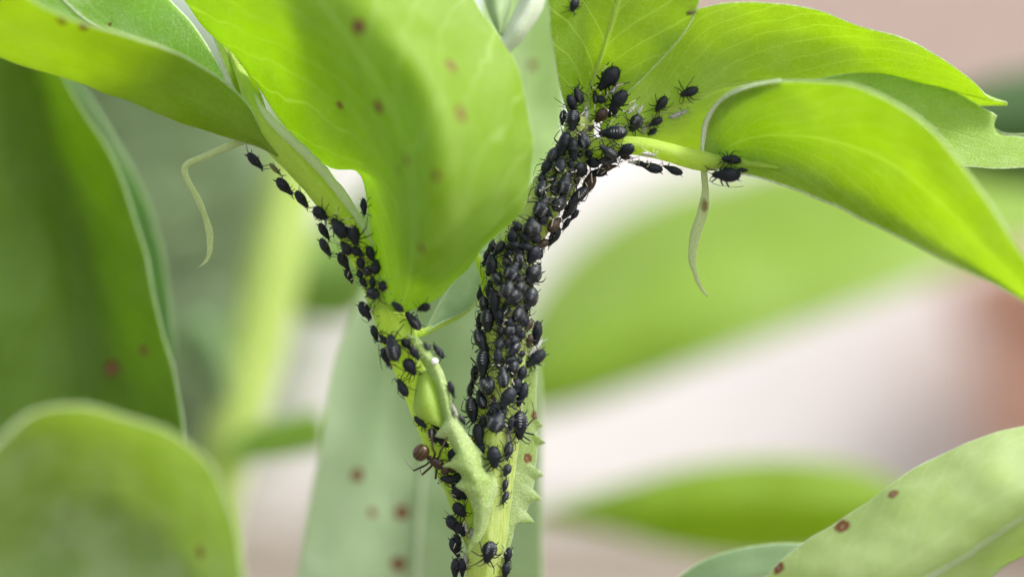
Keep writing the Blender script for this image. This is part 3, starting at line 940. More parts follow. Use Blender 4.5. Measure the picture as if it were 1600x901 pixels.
def limb(bm, used, anchor, pts, radii, mats):
    """a limb drawn out of the body skin itself, so that the animal stays one continuous surface"""
    bm.faces.ensure_lookup_table()
    anchor = Vector(anchor)
    best = min((f for f in bm.faces if f not in used and len(f.verts) == 4), key=lambda f: (f.calc_center_median() - anchor).length)
    f = best
    used.add(f)
    prev = f.calc_center_median()
    for p, r, m in zip(pts, radii, mats):
        p = Vector(p)
        new = bmesh.ops.extrude_discrete_faces(bm, faces=[f])['faces'][0]
        c = new.calc_center_median()
        d = (p - prev).normalized()
        for v in new.verts:
            o = v.co - c
            o = o - d * o.dot(d)
            if o.length < 1e-6:
                o = d.orthogonal()
            v.co = p + o.normalized() * r
        for e in new.edges:
            for g in e.link_faces:
                g.material_index = m
                used.add(g)
        new.material_index = m
        used.add(new)
        f = new
        prev = p
    return f


APH = [(-.5, .03), (-.485, .09), (-.45, .165), (-.41, .225), (-.36, .275), (-.35, .279), (-.30, .318), (-.25, .345), (-.238, .345), (-.18, .366), (-.12, .376), (-.108, .374), (-.05, .375), (.01, .368),
       (.022, .362), (.07, .345), (.12, .318), (.132, .309), (.18, .28), (.23, .248), (.242, .238), (.29, .212), (.335, .19), (.35, .178), (.39, .17), (.43, .15), (.465, .115), (.49, .06)]


def aphid_mesh(name, seed, pale_legs=True, spread=1.0, slim=False, skin=False):
    rnd = random.Random(seed)
    st = []
    fat, lean = rnd.uniform(.9, 1.07), rnd.uniform(-.06, .06)
    for i, (x, r) in enumerate(APH):
        r *= fat if x < .2 else 1.0
        r *= 1 - lean * math.sin(x * 5)
        if slim:
            r = r * (0.82 if x < 0 else 0.9)
        if skin:
            r = r * (0.75 + .3 * rnd.random())
        st.append((x, r))
    bm = insect_bm(st, .8 if not skin else .5, .62 if not skin else .4)
    # transverse furrows between the abdomen's segments
    for v in bm.verts:
        if v.co.z > -0.05 and -.46 < v.co.x < .2:
            v.co *= 1
            v.co.z *= 1 + .02 * math.sin(v.co.x * 75)
            v.co.y *= 1 + .012 * math.sin(v.co.x * 75)
    used = set()
    j = lambda s: rnd.uniform(-s, s)
    gz = -.30
    for s in (-1, 1):
        pm = 1 if pale_legs else 0
        fx, fy = .12 + j(.1), j(.08)
        limb(bm, used, (.33, s * .12, -.12), [(.36 + fx * .3, s * .25, .0), (.42 + fx, s * (.36 + fy) * spread, .03), (.5 + fx * 1.4, s * (.46 + fy) * spread, -.16), (.54 + fx * 1.5, s * (.5 + fy) * spread, -.24), (.58 + fx * 1.6, s * (.53 + fy) * spread, gz)],
             (.032, .026, .02, .018, .012), (0, 0, pm, 0, 0))
        mx, my = j(.16), j(.08)
        limb(bm, used, (.22, s * .18, -.13), [(.22 + mx * .3, s * .34, .02), (.2 + mx, s * (.5 + my) * spread, .06), (.14 + mx * 1.5, s * (.63 + my) * spread, -.14), (.12 + mx * 1.6, s * (.69 + my) * spread, -.24), (.1 + mx * 1.7, s * (.73 + my) * spread, gz)],
             (.032, .026, .02, .018, .012), (0, 0, pm, 0, 0))
        hx, hy = j(.14), j(.1)
        limb(bm, used, (.1, s * .2, -.14), [(.04, s * .38, .02), (-.1 + hx, s * (.52 + hy) * spread, .12), (-.34 + hx * 1.6, s * (.64 + hy) * spread, -.08), (-.47 + hx * 1.8, s * (.7 + hy) * spread, -.22), (-.54 + hx * 1.9, s * (.72 + hy) * spread, gz)],
             (.034, .028, .021, .018, .012), (0, 0, pm, 0, 0))
        ax = j(.12)
        limb(bm, used, (.47, s * .07, .03), [(.53, s * .12, .07), (.6 + ax * .3, s * .24, .12), (.58 + ax, s * .42, .12), (.42 + ax * 2, s * .58, .1 + j(.1))],
             (.021, .017, .014, .010), (0, pm, 0, 0))
        limb(bm, used, (-.37, s * .2, .12), [(-.45, s * .235, .17), (-.54, s * .25, .21)], (.024, .018), (0, 0))
    me = bpy.data.meshes.new(name)
    bm.to_mesh(me)
    bm.free()
    me.update()
    return me


def aphid_material(name, c1, c2, rough, spec, dash=0.0, wax=0.3, bloom=(.07, .08, .095)):
    k = N(name)
    tc = k.n('ShaderNodeTexCoord')
    ob = tc.outputs['Object']
    sp = k.n('ShaderNodeSeparateXYZ')
    k.l(ob, sp.inputs[0])
    oi = k.n('ShaderNodeObjectInfo')
    f = k.ramp(k.noise(ob, 9, 3), .3, .7)
    base = k.mix(f, c1, c2)
    w = k.math('MULTIPLY', k.ramp(k.noise(ob, 30, 3, .7), .5, .75), k.math('MULTIPLY', oi.outputs['Random'], wax))
    base = k.mix(w, base, bloom)
    # dull grey-blue wax bloom differs from one animal to the next
    base = k.mix(k.math('MULTIPLY', k.math('POWER', oi.outputs['Random'], 3.0), wax * .8), base, bloom)
    if dash:
        # rows of short white bars across the back
        fr = k.math('FRACT', k.math('MULTIPLY', k.math('ADD', sp.outputs[0], .5), 10.5))
        row = k.ramp(k.math('ABSOLUTE', k.math('SUBTRACT', fr, .5)), .12, .2, 1, 0)
        ya = k.math('ABSOLUTE', sp.outputs[1])
        side = k.ramp(k.math('ABSOLUTE', k.math('SUBTRACT', ya, .17)), .035, .07, 1, 0)
        inx = k.ramp(k.math('ABSOLUTE', k.math('ADD', sp.outputs[0], .14)), .2, .24, 1, 0)
        up = k.ramp(sp.outputs[2], .05, .1)
        sel = k.ramp(k.noise(ob, 7, 1), .38, .5)
        dm = k.math('MULTIPLY', k.math('MULTIPLY', row, side), k.math('MULTIPLY', k.math('MULTIPLY', inx, up), sel))
        base = k.mix(k.math('MULTIPLY', dm, dash), base, (.75, .78, .8))
    k.l(base, k.b.inputs['Base Color'])
    k.b.inputs['Roughness'].default_value = rough
    k.b.inputs['Specular IOR Level'].default_value = spec
    bp = k.n('ShaderNodeBump')
    bp.inputs['Strength'].default_value = .35
    bp.inputs['Distance'].default_value = .02
    k.l(k.noise(ob, 26, 3), bp.inputs['Height'])
    k.l(bp.outputs[0], k.b.inputs['Normal'])
    return k.m


m_black = aphid_material('black aphid', (.004, .006, .0105), (.009, .0135, .022), .48, .28, 0, .16)
m_dash = aphid_material('black aphid with white bars', (.003, .005, .009), (.008, .0125, .021), .38, .35, .45, .12)
m_slate = aphid_material('slate aphid', (.009, .011, .014), (.017, .020, .026), .42, .3, .25, .25)
m_brown = aphid_material('brown aphid', (.03, .018, .01), (.06, .036, .02), .4, .4, 0, .1)
m_orange = aphid_material('orange aphid', (.3, .14, .02), (.42, .22, .05), .45, .4, 0, 0)
m_olive = aphid_material('olive aphid', (.1, .12, .02), (.16, .18, .05), .45, .4, 0, 0)
m_skin = aphid_material('shed aphid skin', (.42, .42, .4), (.66, .66, .63), .6, .3, 0, 0)
m_greyskin = aphid_material('grey aphid skin', (.2, .2, .18), (.4, .4, .37), .6, .3, 0, 0)
m_legpale = plain_material('pale aphid shin', (.5, .46, .34), (.62, .58, .44), 20, .5, .3, 0)
m_legdark = plain_material('dark aphid shin', (.02, .018, .012), (.04, .035, .02), 20, .5, .3, 0)

VAR = {}


def variant(kind, i):
    key = (kind, i)
    if key in VAR:
        return VAR[key]
    mats = {'b': (m_black, m_legpale if i % 4 == 0 else m_legdark), 'd': (m_dash, m_legpale if i % 4 == 1 else m_legdark), 'g': (m_slate, m_legdark), 'r': (m_brown, m_legpale), 'o': (m_orange, m_legpale),
            'y': (m_olive, m_legdark), 's': (m_skin, m_skin), 'k': (m_greyskin, m_legdark)}[kind]
    me = aphid_mesh('aphid_' + kind, 31 * i + ord(kind), True, .9 + .06 * i, kind in 'y', kind in 'sk')
    for m in mats:
        me.materials.append(m)
    for p in me.polygons:
        p.use_smooth = True
    VAR[key] = me
    return me


def bvh_hosts(skip=()):
    hb = bmesh.new()
    for me, off in HOSTS:
        if me.name.split('.')[0] in skip:
            continue
        t = me.copy()
        t.transform(Matrix.Translation(off))
        hb.from_mesh(t)
        bpy.data.meshes.remove(t)
    t = BVHTree.FromBMesh(hb)
    hb.free()
    return t


BVH_ALL = bvh_hosts()
BVH_STEM = bvh_hosts(('stipule', 'stipule_lobe'))
BVH = BVH_ALL


def seat(px, py, h):
    """where the line of sight first comes within h of the plant, else its nearest approach"""
    d = (P(px, py, 0) - CAMP).normalized()
    best = None
    y = -2.6
    while y < 1.8:
        p = CAMP + d * ((CAM_D + y) / d.y)
        loc, n, i, dist = BVH.find_nearest(p)
        if best is None or dist < best[0]:
            best = (dist, p, loc, n)
        if dist <= h:
            break
        y += 0.012
    dist, p, loc, n = best
    up = p - loc
    up = up.normalized() if up.length > 1e-4 else n
    return p, up, loc


def orient(o, px, py, L, W, ang, hfac=.30, tall=1.0, grow=1.2):
    L, W = L * grow, W * grow
    sx = L / 100
    sy = W / 100 / .75
    sz = (sx * .55 + sy * .45) * tall
    p, up, loc = seat(px, py, sz * hfac)
    a = R(ang)
    f = Vector((math.cos(a), 0, math.sin(a)))
    f = f - up * f.dot(up)
    if f.length < .15:
        f = f + Vector((0, 0, -.3)) - up * Vector((0, 0, -.3)).dot(up)
    f.normalize()
    l = up.cross(f).normalized()
    m = Matrix((f, l, up)).transposed().to_4x4()
    m.translation = p
    o.matrix_world = m @ Matrix.Diagonal((sx, sy, sz, 1))


NUM = ['first', 'second', 'third', 'fourth', 'fifth', 'sixth', 'seventh', 'eighth', 'ninth', 'tenth', 'eleventh', 'twelfth', 'thirteenth', 'fourteenth',
       'fifteenth', 'sixteenth', 'seventeenth', 'eighteenth', 'nineteenth', 'twentieth']

# (x, y, length, width, direction of the head, kind[, own label]) read off the photograph
A = {}
A['fork'] = [
    (951, 123, 40, 24, 225, 'b', 'biggest black aphid with banded legs at the base of the top leaf'),
    (904, 149, 24, 15, 120, 'g', 'aphid with a pale head climbing the base of the top leaf'),
    (930, 152, 20, 9, 100, 'g', 'slim slate aphid just below the biggest aphid of the top leaf'),
    (940, 156, 15, 11, -20, 'b', 'small black aphid touching the slim slate aphid at the top leaf'),
    (966, 157, 34, 19, 230, 'b', 'long black aphid on the pale leaf base beside the fork'),
    (957, 175, 20, 12, 225, 'b', 'black aphid half hidden under the long aphid beside the fork'),
    (939, 181, 24, 17, 235, 'r', 'brownish oval aphid just below the long aphid beside the fork'),
    (894, 162, 26, 14, -65, 'b', 'slender black aphid at the left root of the top leaf'),
    (880, 184, 22, 12, -65, 'b', 'black aphid jutting out sideways left of the fork'),
    (895, 188, 32, 22, -85, 'd', 'large glossy black aphid just left of the fork'),
    (923, 201, 12, 7, 215, 'r', 'tiny brown aphid alone in the crook of the fork'),
    (958, 208, 40, 21, 172, 'd', 'large glossy aphid with white bars on top of the right petiole root'),
    (912, 219, 26, 21, 110, 'd', 'round glossy aphid in the middle of the fork'),
    (978, 235, 26, 17, 215, 'b', 'plump black aphid on the right petiole nearest the fork'),
    (977, 246, 14, 8, 190, 'r', 'small brown aphid under the plump aphid of the right petiole'),
    (951, 237, 30, 15, 145, 'g', 'grey barred aphid lying across the root of the right petiole'),
    (950, 251, 25, 13, -8, 'g', 'ribbed dark aphid under the root of the right petiole'),
    (950, 261, 24, 9, 10, 'r', 'brown aphid on the underside of the right petiole root'),
    (993, 193, 26, 21, 240, 'g', 'slate blue round aphid in the angle of the arching leaf'),
    (1024, 191, 22, 11, 205, 'b', 'dark narrow aphid on the midrib beside a shed skin'),
    (1019, 206, 16, 9, 210, 'b', 'small dark aphid below the midrib beside the slate blue aphid'),
    (1033, 163, 26, 14, 235, 'b', 'black aphid on the pale arching leaf, lower of the two there'),
    (1077, 144, 27, 15, 200, 'b', 'black aphid on the pale arching leaf, farthest from the fork'),
    (1000, 255, 18, 9, 0, 'b', 'black aphid behind a shed skin under the right petiole'),
    (1018, 261, 32, 14, 180, 'b', 'long black aphid hanging under the middle of the right petiole'),
    (1052, 265, 28, 9, 160, 'b', 'slim black aphid under the right petiole nearest the tendril'),
    (1143, 249, 27, 14, 175, 'b', 'upper black aphid at the base of the drooping leaf'),
    (1135, 273, 40, 20, 190, 'b', 'large black aphid on the lower edge of the drooping leaf'),
    (1160, 266, 15, 6, 0, 'b', 'tiny dark aphid behind the large one on the drooping leaf'),
    (897, 8, 20, 14, 250, 'b', 'lone black aphid at the top edge of the picture'),
    (916, 177, 20, 6, 95, 's', 'white shed aphid skin above the fork'),
    (987, 171, 18, 6, 50, 's', 'white shed skin on the pale leaf base above the slate aphid'),
    (1000, 172, 13, 5, 60, 's', 'faint small shed skin beside another on the pale leaf base'),
    (960, 139, 20, 8, 50, 'k', 'grey shed skin below the biggest aphid of the top leaf'),
    (1059, 179, 30, 8, 12, 'k', 'grey shed skin at the outer end of the aphids on the midrib'),
    (1007, 201, 16, 7, 40, 'k', 'grey shed skin beside the slate blue aphid'),
    (992, 254, 20, 6, 60, 's', 'pale shed skin hanging under the right petiole'),
    (1014, 241, 20, 6, 0, 's', 'white shed skin lying on the right petiole'),
    (1080, 20, 15, 8, 20, 'y', 'empty olive skin near the edge of the top leaf'),
]
A['upper'] = [(882, 225, 32, 18, 265, 'b'), (867, 240, 26, 16, 60, 'g'), (895, 232, 26, 14, 270, 'b'), (920, 240, 13, 11, 90, 'b'), (896, 245, 12, 10, 90, 'b'), (906, 241, 10, 8, 60, 'b'),  # third entry: shade between its neighbours, shaped as a black aphid
              (927, 253, 20, 17, 90, 'b'), (875, 259, 22, 18, 80, 'b'), (855, 258, 22, 14, 70, 'b'), (857, 265, 14, 7, 80, 's'), (906, 264, 18, 18, 280, 'b'), (892, 256, 11, 10, 90, 'b'), (893, 267, 10, 9, 90, 'b'),
              (935, 269, 22, 13, 225, 'b'), (883, 287, 28, 21, 80, 'd'), (847, 277, 14, 12, 100, 'b'), (864, 279, 14, 10, 60, 'b'), (846, 295, 24, 18, 80, 'd'), (866, 296, 15, 12, 130, 'g'), (901, 281, 11, 9, 90, 'r'),
              (918, 289, 34, 17, 235, 'r'), (903, 306, 34, 17, 205, 'd'), (847, 323, 30, 21, 60, 'd'), (874, 316, 25, 21, 60, 'g'), (889, 328, 28, 17, 235, 'g'), (912, 270, 13, 10, 230, 'b')]
A['mid'] = [(848, 342, 17, 15, 90, 'b'), (857, 334, 14, 9, 140, 'b'), (832, 354, 26, 23, 100, 'g'), (866, 351, 24, 16, 20, 'r'), (897, 336, 17, 8, 210, 'b'), (884, 350, 17, 10, 225, 'b'), (865, 369, 28, 14, 180, 'b'),
            (808, 353, 18, 11, 140, 'b'), (801, 367, 20, 15, 100, 'b'), (819, 370, 17, 13, 150, 'b'), (836, 373, 18, 12, 160, 'b'), (848, 381, 18, 11, 190, 'r'), (800, 384, 20, 13, 190, 'b'), (820, 385, 20, 13, 170, 'b'),
            (780, 388, 22, 12, 220, 'g'), (769, 383, 18, 11, 120, 'b'), (762, 397, 18, 11, 110, 'b'), (795, 396, 14, 12, 200, 'b'), (811, 394, 13, 9, 160, 'b'), (833, 398, 25, 18, 235, 'b'), (844, 397, 14, 10, 60, 'b'),
            (768, 412, 25, 18, 100, 'b'), (757, 410, 11, 8, 100, 'b'), (791, 408, 14, 11, 130, 'g'), (811, 408, 21, 14, 280, 'd'), (800, 424, 25, 21, 60, 'd'), (832, 430, 27, 23, 220, 'g'), (841, 419, 15, 10, 60, 'b'),
            (776, 433, 24, 15, 145, 'd'), (763, 424, 12, 9, 100, 'b'), (793, 449, 25, 19, 75, 'g'), (813, 447, 21, 18, 80, 'g'), (811, 434, 14, 10, 180, 'b'), (765, 452, 24, 12, 90, 'b'), (750, 459, 18, 6, 95, 'b'), (829, 445, 11, 8, 240, 'r')]
A['low'] = [(773, 472, 31, 16, 275, 'b'), (757, 476, 23, 14, 295, 'd'), (802, 465, 24, 21, 210, 'g'), (828, 467, 31, 19, 240, 'g'), (790, 484, 15, 12, 90, 'b'), (811, 489, 23, 19, 60, 'g'), (782, 455, 17, 6, 110, 's'),
            (779, 495, 22, 13, 270, 'b'), (786, 502, 10, 8, 90, 'b'), (762, 500, 30, 20, 275, 'd'), (750, 503, 24, 9, 275, 'b'), (798, 503, 15, 13, 90, 'b'), (820, 497, 22, 11, 60, 'b'), (782, 518, 16, 11, 270, 'b'),
            (796, 518, 16, 15, 260, 'g'), (808, 516, 18, 12, 250, 'b'), (826, 508, 17, 12, 220, 'r'), (838, 520, 31, 17, 240, 'b'), (752, 532, 34, 17, 310, 'd'), (760, 547, 14, 10, 280, 'b'), (780, 536, 17, 14, 80, 'g'),
            (792, 536, 14, 9, 270, 'b'), (804, 531, 15, 14, 100, 'b'), (804, 545, 22, 15, 220, 'd'), (815, 524, 15, 10, 240, 'b'), (778, 559, 25, 13, 270, 'b'), (796, 563, 18, 12, 200, 'b'), (837, 560, 32, 16, 215, 'b'),
            (837, 543, 28, 8, 40, 's'), (827, 532, 18, 12, 230, 'r'), (815, 553, 11, 8, 200, 'b'), (811, 564, 11, 8, 200, 'b'), (755, 567, 36, 20, 275, 'd')]
A['foot'] = [(742, 584, 23, 14, 300, 'b'), (789, 574, 15, 11, 60, 'b'), (802, 576, 22, 14, 260, 'g'), (786, 589, 27, 15, 95, 'd'), (815, 584, 21, 14, 240, 'b'), (760, 601, 30, 22, 150, 'd'), (736, 607, 21, 14, 90, 'd'), (752, 624, 25, 16, 120, 'd'),
             (738, 640, 33, 19, 290, 'd'), (793, 621, 29, 18, 235, 'b'), (807, 603, 21, 15, 240, 'b'), (815, 616, 32, 13, 245, 'b'), (772, 635, 16, 13, 90, 'b'), (784, 641, 14, 13, 90, 'b'), (770, 622, 10, 7, 90, 'r'), (765, 646, 11, 9, 90, 'b'),
             (776, 659, 27, 24, 60, 'd'), (812, 664, 36, 21, 270, 'd'), (798, 662, 22, 9, 240, 'b'), (755, 658, 17, 11, 90, 'b'), (748, 678, 28, 18, 290, 'b'), (751, 703, 20, 12, 280, 'b'), (741, 690, 15, 7, 130, 'o')]
A['base'] = [
    (772, 714, 31, 20, 275, 'b', 'round backed black aphid head down on the bare stem between the stipules'),
    (794, 704, 26, 13, 245, 'g', 'slate aphid wedged between stem and spotted stipule'),
    (794, 683, 16, 5, 95, 'k', 'grey shed skin below the large aphid at the spotted stipule'),
    (792, 734, 18, 13, 230, 'g', 'small ribbed aphid on the spotted stipule, upper of three in a row'),
    (789, 758, 18, 9, 250, 'g', 'small aphid on the spotted stipule, middle of three in a row'),
    (789, 777, 20, 9, 235, 'g', 'small aphid on the spotted stipule, lowest of three in a row'),
    (764, 862, 31, 21, 255, 'd', 'glossy barred aphid alone on the lower stem'),
    (793, 868, 24, 11, 250, 'b', 'aphid behind the tip of the spotted stipule'),
    (790, 890, 24, 14, 260, 'b', 'dark aphid at the bottom edge behind the stem'),
]
A['ant'] = [
    (657, 659, 24, 11, -25, 'b', 'black aphid poking out left above the ant'),
    (684, 664, 22, 13, -40, 'b', 'black aphid tucked against the first stipule tooth'),
    (677, 680, 22, 13, 290, 'b', 'black aphid just above the ant on the side shoot'),
    (693, 679, 13, 9, -60, 'b', 'small black aphid between the upper stipule teeth'),
    (692, 690, 22, 11, -40, 'b', 'black aphid under the second stipule tooth above the ant'),
    (706, 712, 22, 13, 240, 'b', 'black aphid between the ant and the stipule'),
    (709, 731, 22, 12, -20, 'b', 'black aphid in front of the ant'),
    (700, 748, 22, 13, 180, 'b', 'black aphid jutting left just below the ant'),
    (716, 746, 19, 16, 0, 'b', 'round black aphid against the stipule just below the ant'),
    (711, 761, 12, 9, -45, 'b', 'little black aphid in the second row below the ant'),
    (720, 769, 24, 16, -50, 'b', 'large black aphid under the lowest stipule tooth'),
    (713, 773, 17, 10, -45, 'b', 'narrow black aphid on the outer side below the ant'),
]
A['shootfoot'] = [(718, 796, 24, 18, 310, 'b'), (708, 818, 27, 19, 300, 'b'), (720, 826, 22, 14, 290, 'b'), (727, 826, 19, 6, 70, 's'), (736, 833, 16, 7, 60, 'k'), (716, 846, 24, 14, -40, 'd'), (712, 855, 30, 16, -35, 'b'), (728, 875, 19, 7, -60, 'k'),
                  (712, 887, 28, 17, 280, 'b'), (723, 886, 26, 11, 280, 'b')]
A['node'] = [
    (571, 485, 28, 18, -50, 'b', 'black aphid on the outer edge just above the leaf joint'),
    (586, 520, 22, 12, -75, 'b', 'black aphid on the outer edge just below the leaf joint'),
    (599, 530, 17, 9, 140, 'b', 'small black aphid above the large pointed one on the side shoot'),
    (614, 543, 38, 22, 100, 'd', 'large pointed aphid with white dots on the side shoot'),
    (621, 479, 20, 12, 130, 'b', 'small black aphid at the very base of the big front leaf'),
    (662, 480, 18, 18, 180, 'b', 'round black aphid at the right of the big leaf base'),
    (645, 501, 32, 16, 145, 'd', 'glossy long aphid lying below the big leaf base'),
    (635, 537, 18, 11, -50, 'b', 'upper of two aphids in line beside the stipule top'),
    (648, 551, 22, 11, -50, 'b', 'lower of two aphids in line beside the stipule top'),
    (667, 541, 12, 8, 110, 'g', 'blurred little grey aphid behind the stipule top'),
    (685, 549, 23, 13, 60, 'b', 'black aphid with long feelers behind the stipule'),
    (603, 557, 26, 11, 280, 'b', 'dark aphid on the shaded side behind the large pointed aphid'),
    (608, 569, 16, 8, 150, 'k', 'greyish skin on the outer edge below the large pointed aphid'),
    (641, 573, 26, 17, -55, 'b', 'matt black aphid heading down above the stipule lobe'),
    (629, 605, 27, 15, 120, 'b', 'black aphid on the outer edge beside the stipule lobe'),
    (705, 608, 22, 7, 280, 'b', 'thin dark aphid showing past the stipule rim'),
    (710, 641, 20, 9, 135, 'k', 'grey crumpled skin behind the stipule rim'),
    (722, 656, 16, 8, 290, 'g', 'blurred grey aphid behind the stipule, beside the crowded stem'),
    (569, 323, 24, 10, -75, 'b', 'black aphid peeping out from behind the big front leaf'),
    (399, 251, 30, 14, 20, 'b', 'topmost black aphid of the long petiole, jutting out'),
    (430, 264, 22, 8, -60, 'y', 'thin olive aphid second from the top of the petiole'),
    (445, 291, 31, 17, -10, 'b', 'black aphid third from the top of the petiole'),
    (472, 311, 28, 18, -40, 'b', 'black aphid fourth from the top of the petiole'),
]
A['petiole'] = [(501, 334, 26, 18, -35, 'b'), (530, 356, 32, 20, 130, 'b'), (507, 361, 26, 12, -5, 'b'), (509, 386, 28, 16, 0, 'b'), (553, 368, 29, 19, -75, 'b'), (541, 387, 22, 17, 135, 'b'), (559, 394, 20, 13, -30, 'b'), (579, 396, 22, 14, -75, 'b'),
                (538, 408, 28, 16, -35, 'b'), (564, 408, 14, 10, 0, 'b'), (564, 414, 18, 11, -55, 'b'), (574, 424, 15, 12, -20, 'g'), (587, 417, 20, 15, 80, 'b'), (546, 431, 22, 14, -65, 'b'), (562, 427, 13, 11, 90, 'b'),
                (568, 441, 17, 12, -40, 'b'), (582, 440, 16, 9, 90, 'b'), (599, 447, 18, 14, 0, 'b'), (583, 458, 22, 18, 0, 'g')]

ZONE = {
    'upper': ('the slanting upper stem', 'aphids crowded on the slanting stem', lambda y: 885 - (y - 240) * .62, 16),
    'mid': ('the bending stem stretch', 'aphids crowded on the bend of the stem', lambda y: 842 - (y - 330) * .62 if y < 400 else 798, 17),
    'low': ('the upright crowded stem', 'aphids crowded on the upright stem', lambda y: 795 - (y - 450) * .05, 17),
    'foot': ('stem above the stipules', 'aphids crowded above the stipules', lambda y: 779 - (y - 580) * .08, 15),
    'shootfoot': ('the side shoot foot', 'aphids at the foot of the side shoot', lambda y: 718, 6),
    'petiole': ('the upper petiole cluster', 'aphids clustered on the long petiole', lambda y: 500 + (y - 334) * .62 + 18, 14),
}
GROUP = {'fork': 'aphids around the fork', 'base': 'aphids by the stipules', 'ant': 'aphids around the ant', 'node': 'aphids along the side shoot'}
KIND = {'b': 'black', 'd': 'glossy black', 'g': 'slate grey', 'r': 'brownish', 'o': 'orange', 'y': 'olive', 's': 'white', 'k': 'grey'}


def auto_labels(zone):
    phrase, grp, mid, wd = ZONE[zone]
    cols = {}
    for a in sorted(A[zone], key=lambda a: a[1]):
        d = a[0] - mid(a[1])
        c = 'left side' if d < -wd * .5 else ('right side' if d > wd * .5 else 'middle')
        cols.setdefault(c, []).append(a)
    out = {}
    for c, lst in cols.items():
        for i, a in enumerate(lst):
            sz = 'tiny' if a[2] < 13 else 'small' if a[2] < 19 else 'medium' if a[2] < 26 else 'large'
            sh = 'round' if a[3] / a[2] > .78 else 'slim' if a[3] / a[2] < .5 else 'oval'
            noun = 'shed skin' if a[5] in 'sk' else 'aphid'
            pos = NUM[i] if i < len(lst) - 1 or len(lst) == 1 else 'last'
            out[a] = f"{sz} {sh} {KIND[a[5]]} {noun}, {pos} down the {c} of {phrase}"
    return out


n_a = 0
for zone, lst in A.items():
    BVH = BVH_STEM if zone in ('ant', 'shootfoot', 'foot') else BVH_ALL
    auto = auto_labels(zone) if zone in ZONE else {}
    for a in lst:
        px, py, L, W, ang, kind = a[:6]
        i = n_a % 8
        n_a += 1
        skin = kind in 'sk'
        o = bpy.data.objects.new('shed_skin' if skin else 'aphid', variant(kind, i))
        col.objects.link(o)
        orient(o, px, py, L, W, ang, .30 if not skin else .25, 1.0, 1.27 if zone in ('upper', 'mid', 'low', 'foot') else 1.15)
        lab = a[6] if len(a) > 6 else auto[a]
        g = ZONE[zone][1] if zone in ZONE else GROUP[zone]
        tag(o, lab, 'shed skin' if skin else 'aphid', g.replace('aphids', 'shed skins') if skin else g)


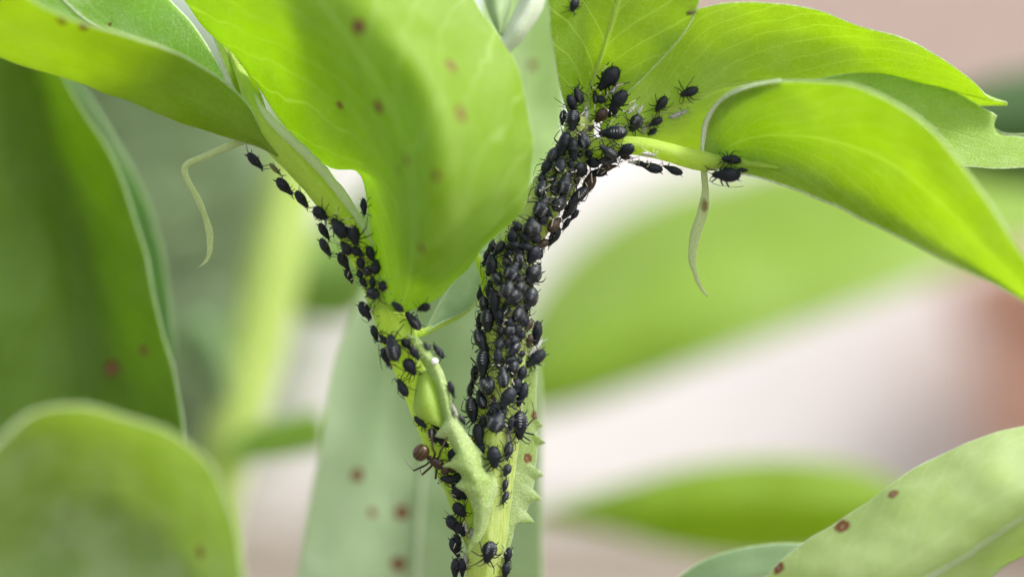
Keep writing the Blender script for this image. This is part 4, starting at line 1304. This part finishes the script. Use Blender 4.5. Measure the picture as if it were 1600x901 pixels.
# ------------------------------------------------------------------ the ant
def ant():
    st = [(-.5, .02), (-.49, .08), (-.46, .14), (-.41, .19), (-.35, .215), (-.28, .22), (-.22, .2), (-.17, .155), (-.14, .1), (-.125, .05), (-.11, .045), (-.095, .075), (-.075, .085), (-.055, .06), (-.04, .045),
          (-.02, .07), (.02, .105), (.07, .12), (.12, .11), (.155, .125), (.2, .135), (.25, .12), (.28, .085), (.295, .06), (.31, .09), (.335, .135), (.38, .155), (.43, .14), (.47, .1), (.495, .04)]
    bm = insect_bm(st, .95, .9, 16)
    for f in bm.faces:
        c = f.calc_center_median()
        if c.x < -.12:
            f.material_index = 1
    used = set()
    g = -.3
    for s in (-1, 1):
        limb(bm, used, (.2, s * .08, -.08), [(.24, s * .2, -.02), (.34, s * .34, .1), (.46, s * .42, -.12), (.56, s * .46, g)], (.03, .026, .018, .012), (0, 0, 0, 0))
        limb(bm, used, (.1, s * .08, -.08), [(.08, s * .22, .0), (.02, s * .42, .16), (-.02, s * .56, -.1), (-.04, s * .64, g)], (.03, .026, .018, .012), (0, 0, 0, 0))
        limb(bm, used, (.01, s * .08, -.06), [(-.04, s * .22, .02), (-.2, s * .44, .18), (-.38, s * .56, -.06), (-.52, s * .66, g)], (.03, .026, .018, .012), (0, 0, 0, 0))
        limb(bm, used, (.47, s * .06, .04), [(.52, s * .1, .06), (.6, s * .26, .1), (.74, s * .28, -.02), (.86, s * .24, -.1)], (.018, .014, .012, .01), (0, 0, 0, 0))
        limb(bm, used, (.48, s * .03, -.05), [(.53, s * .05, -.07), (.56, s * .01, -.09)], (.03, .012), (0, 0))
    me = bpy.data.meshes.new('ant')
    bm.to_mesh(me)
    bm.free()
    k = N('striped ant abdomen')
    tc = k.n('ShaderNodeTexCoord')
    sp = k.n('ShaderNodeSeparateXYZ')
    k.l(tc.outputs['Object'], sp.inputs[0])
    fr = k.math('FRACT', k.math('MULTIPLY', sp.outputs[0], 11))
    k.l(k.mix(k.ramp(k.math('ABSOLUTE', k.math('SUBTRACT', fr, .5)), .1, .35), (.03, .015, .006), (.085, .045, .014)), k.b.inputs['Base Color'])
    k.b.inputs['Roughness'].default_value = .28
    me.materials.append(plain_material('dark brown ant', (.02, .011, .006), (.055, .03, .014), 6, .33, .5, .1))
    me.materials.append(k.m)
    for p in me.polygons:
        p.use_smooth = True
    o = bpy.data.objects.new('ant', me)
    col.objects.link(o)
    p = P(675, 718, -.42)
    f = Vector((.80, .1, -.55)).normalized()
    up = Vector((-.45, -.65, -.25))
    up = (up - f * up.dot(f)).normalized()
    l = up.cross(f)
    m = Matrix((f, l, up)).transposed().to_4x4()
    m.translation = p
    o.matrix_world = m @ Matrix.Diagonal((.66, .68, .6, 1))
    tag(o, 'brown ant with striped abdomen tending aphids on the side shoot', 'ant')


ant()

# ------------------------------------------------------------------ honeydew
drop_m = bpy.data.materials.new('clear honeydew')
drop_m.use_nodes = True
b = drop_m.node_tree.nodes['Principled BSDF']
b.inputs['Transmission Weight'].default_value = 1
b.inputs['Roughness'].default_value = .02
b.inputs['IOR'].default_value = 1.4
wax_m = plain_material('white honeydew', (.8, .82, .78), (.88, .89, .86), 10, .2, .6, 0)
for (px, py, r, mat, lab) in ((576, 440, .045, drop_m, 'clear honeydew drop among the petiole aphids, upper of two'), (575, 452, .04, drop_m, 'clear honeydew drop beside the grey aphid, lower of two'),
                              (679, 564, .06, wax_m, 'milky white drop on the stipule rim')):
    bm = bmesh.new()
    bmesh.ops.create_uvsphere(bm, u_segments=16, v_segments=10, radius=r)
    for v in bm.verts:
        v.co.z *= .9 if v.co.z > 0 else 1.0
    me = bpy.data.meshes.new('honeydew_drop')
    bm.to_mesh(me)
    bm.free()
    p, up, loc = seat(px, py, r * .7)
    o = link('honeydew_drop', me, None, (mat,))
    o.location = p
    tag(o, lab, 'honeydew drop')
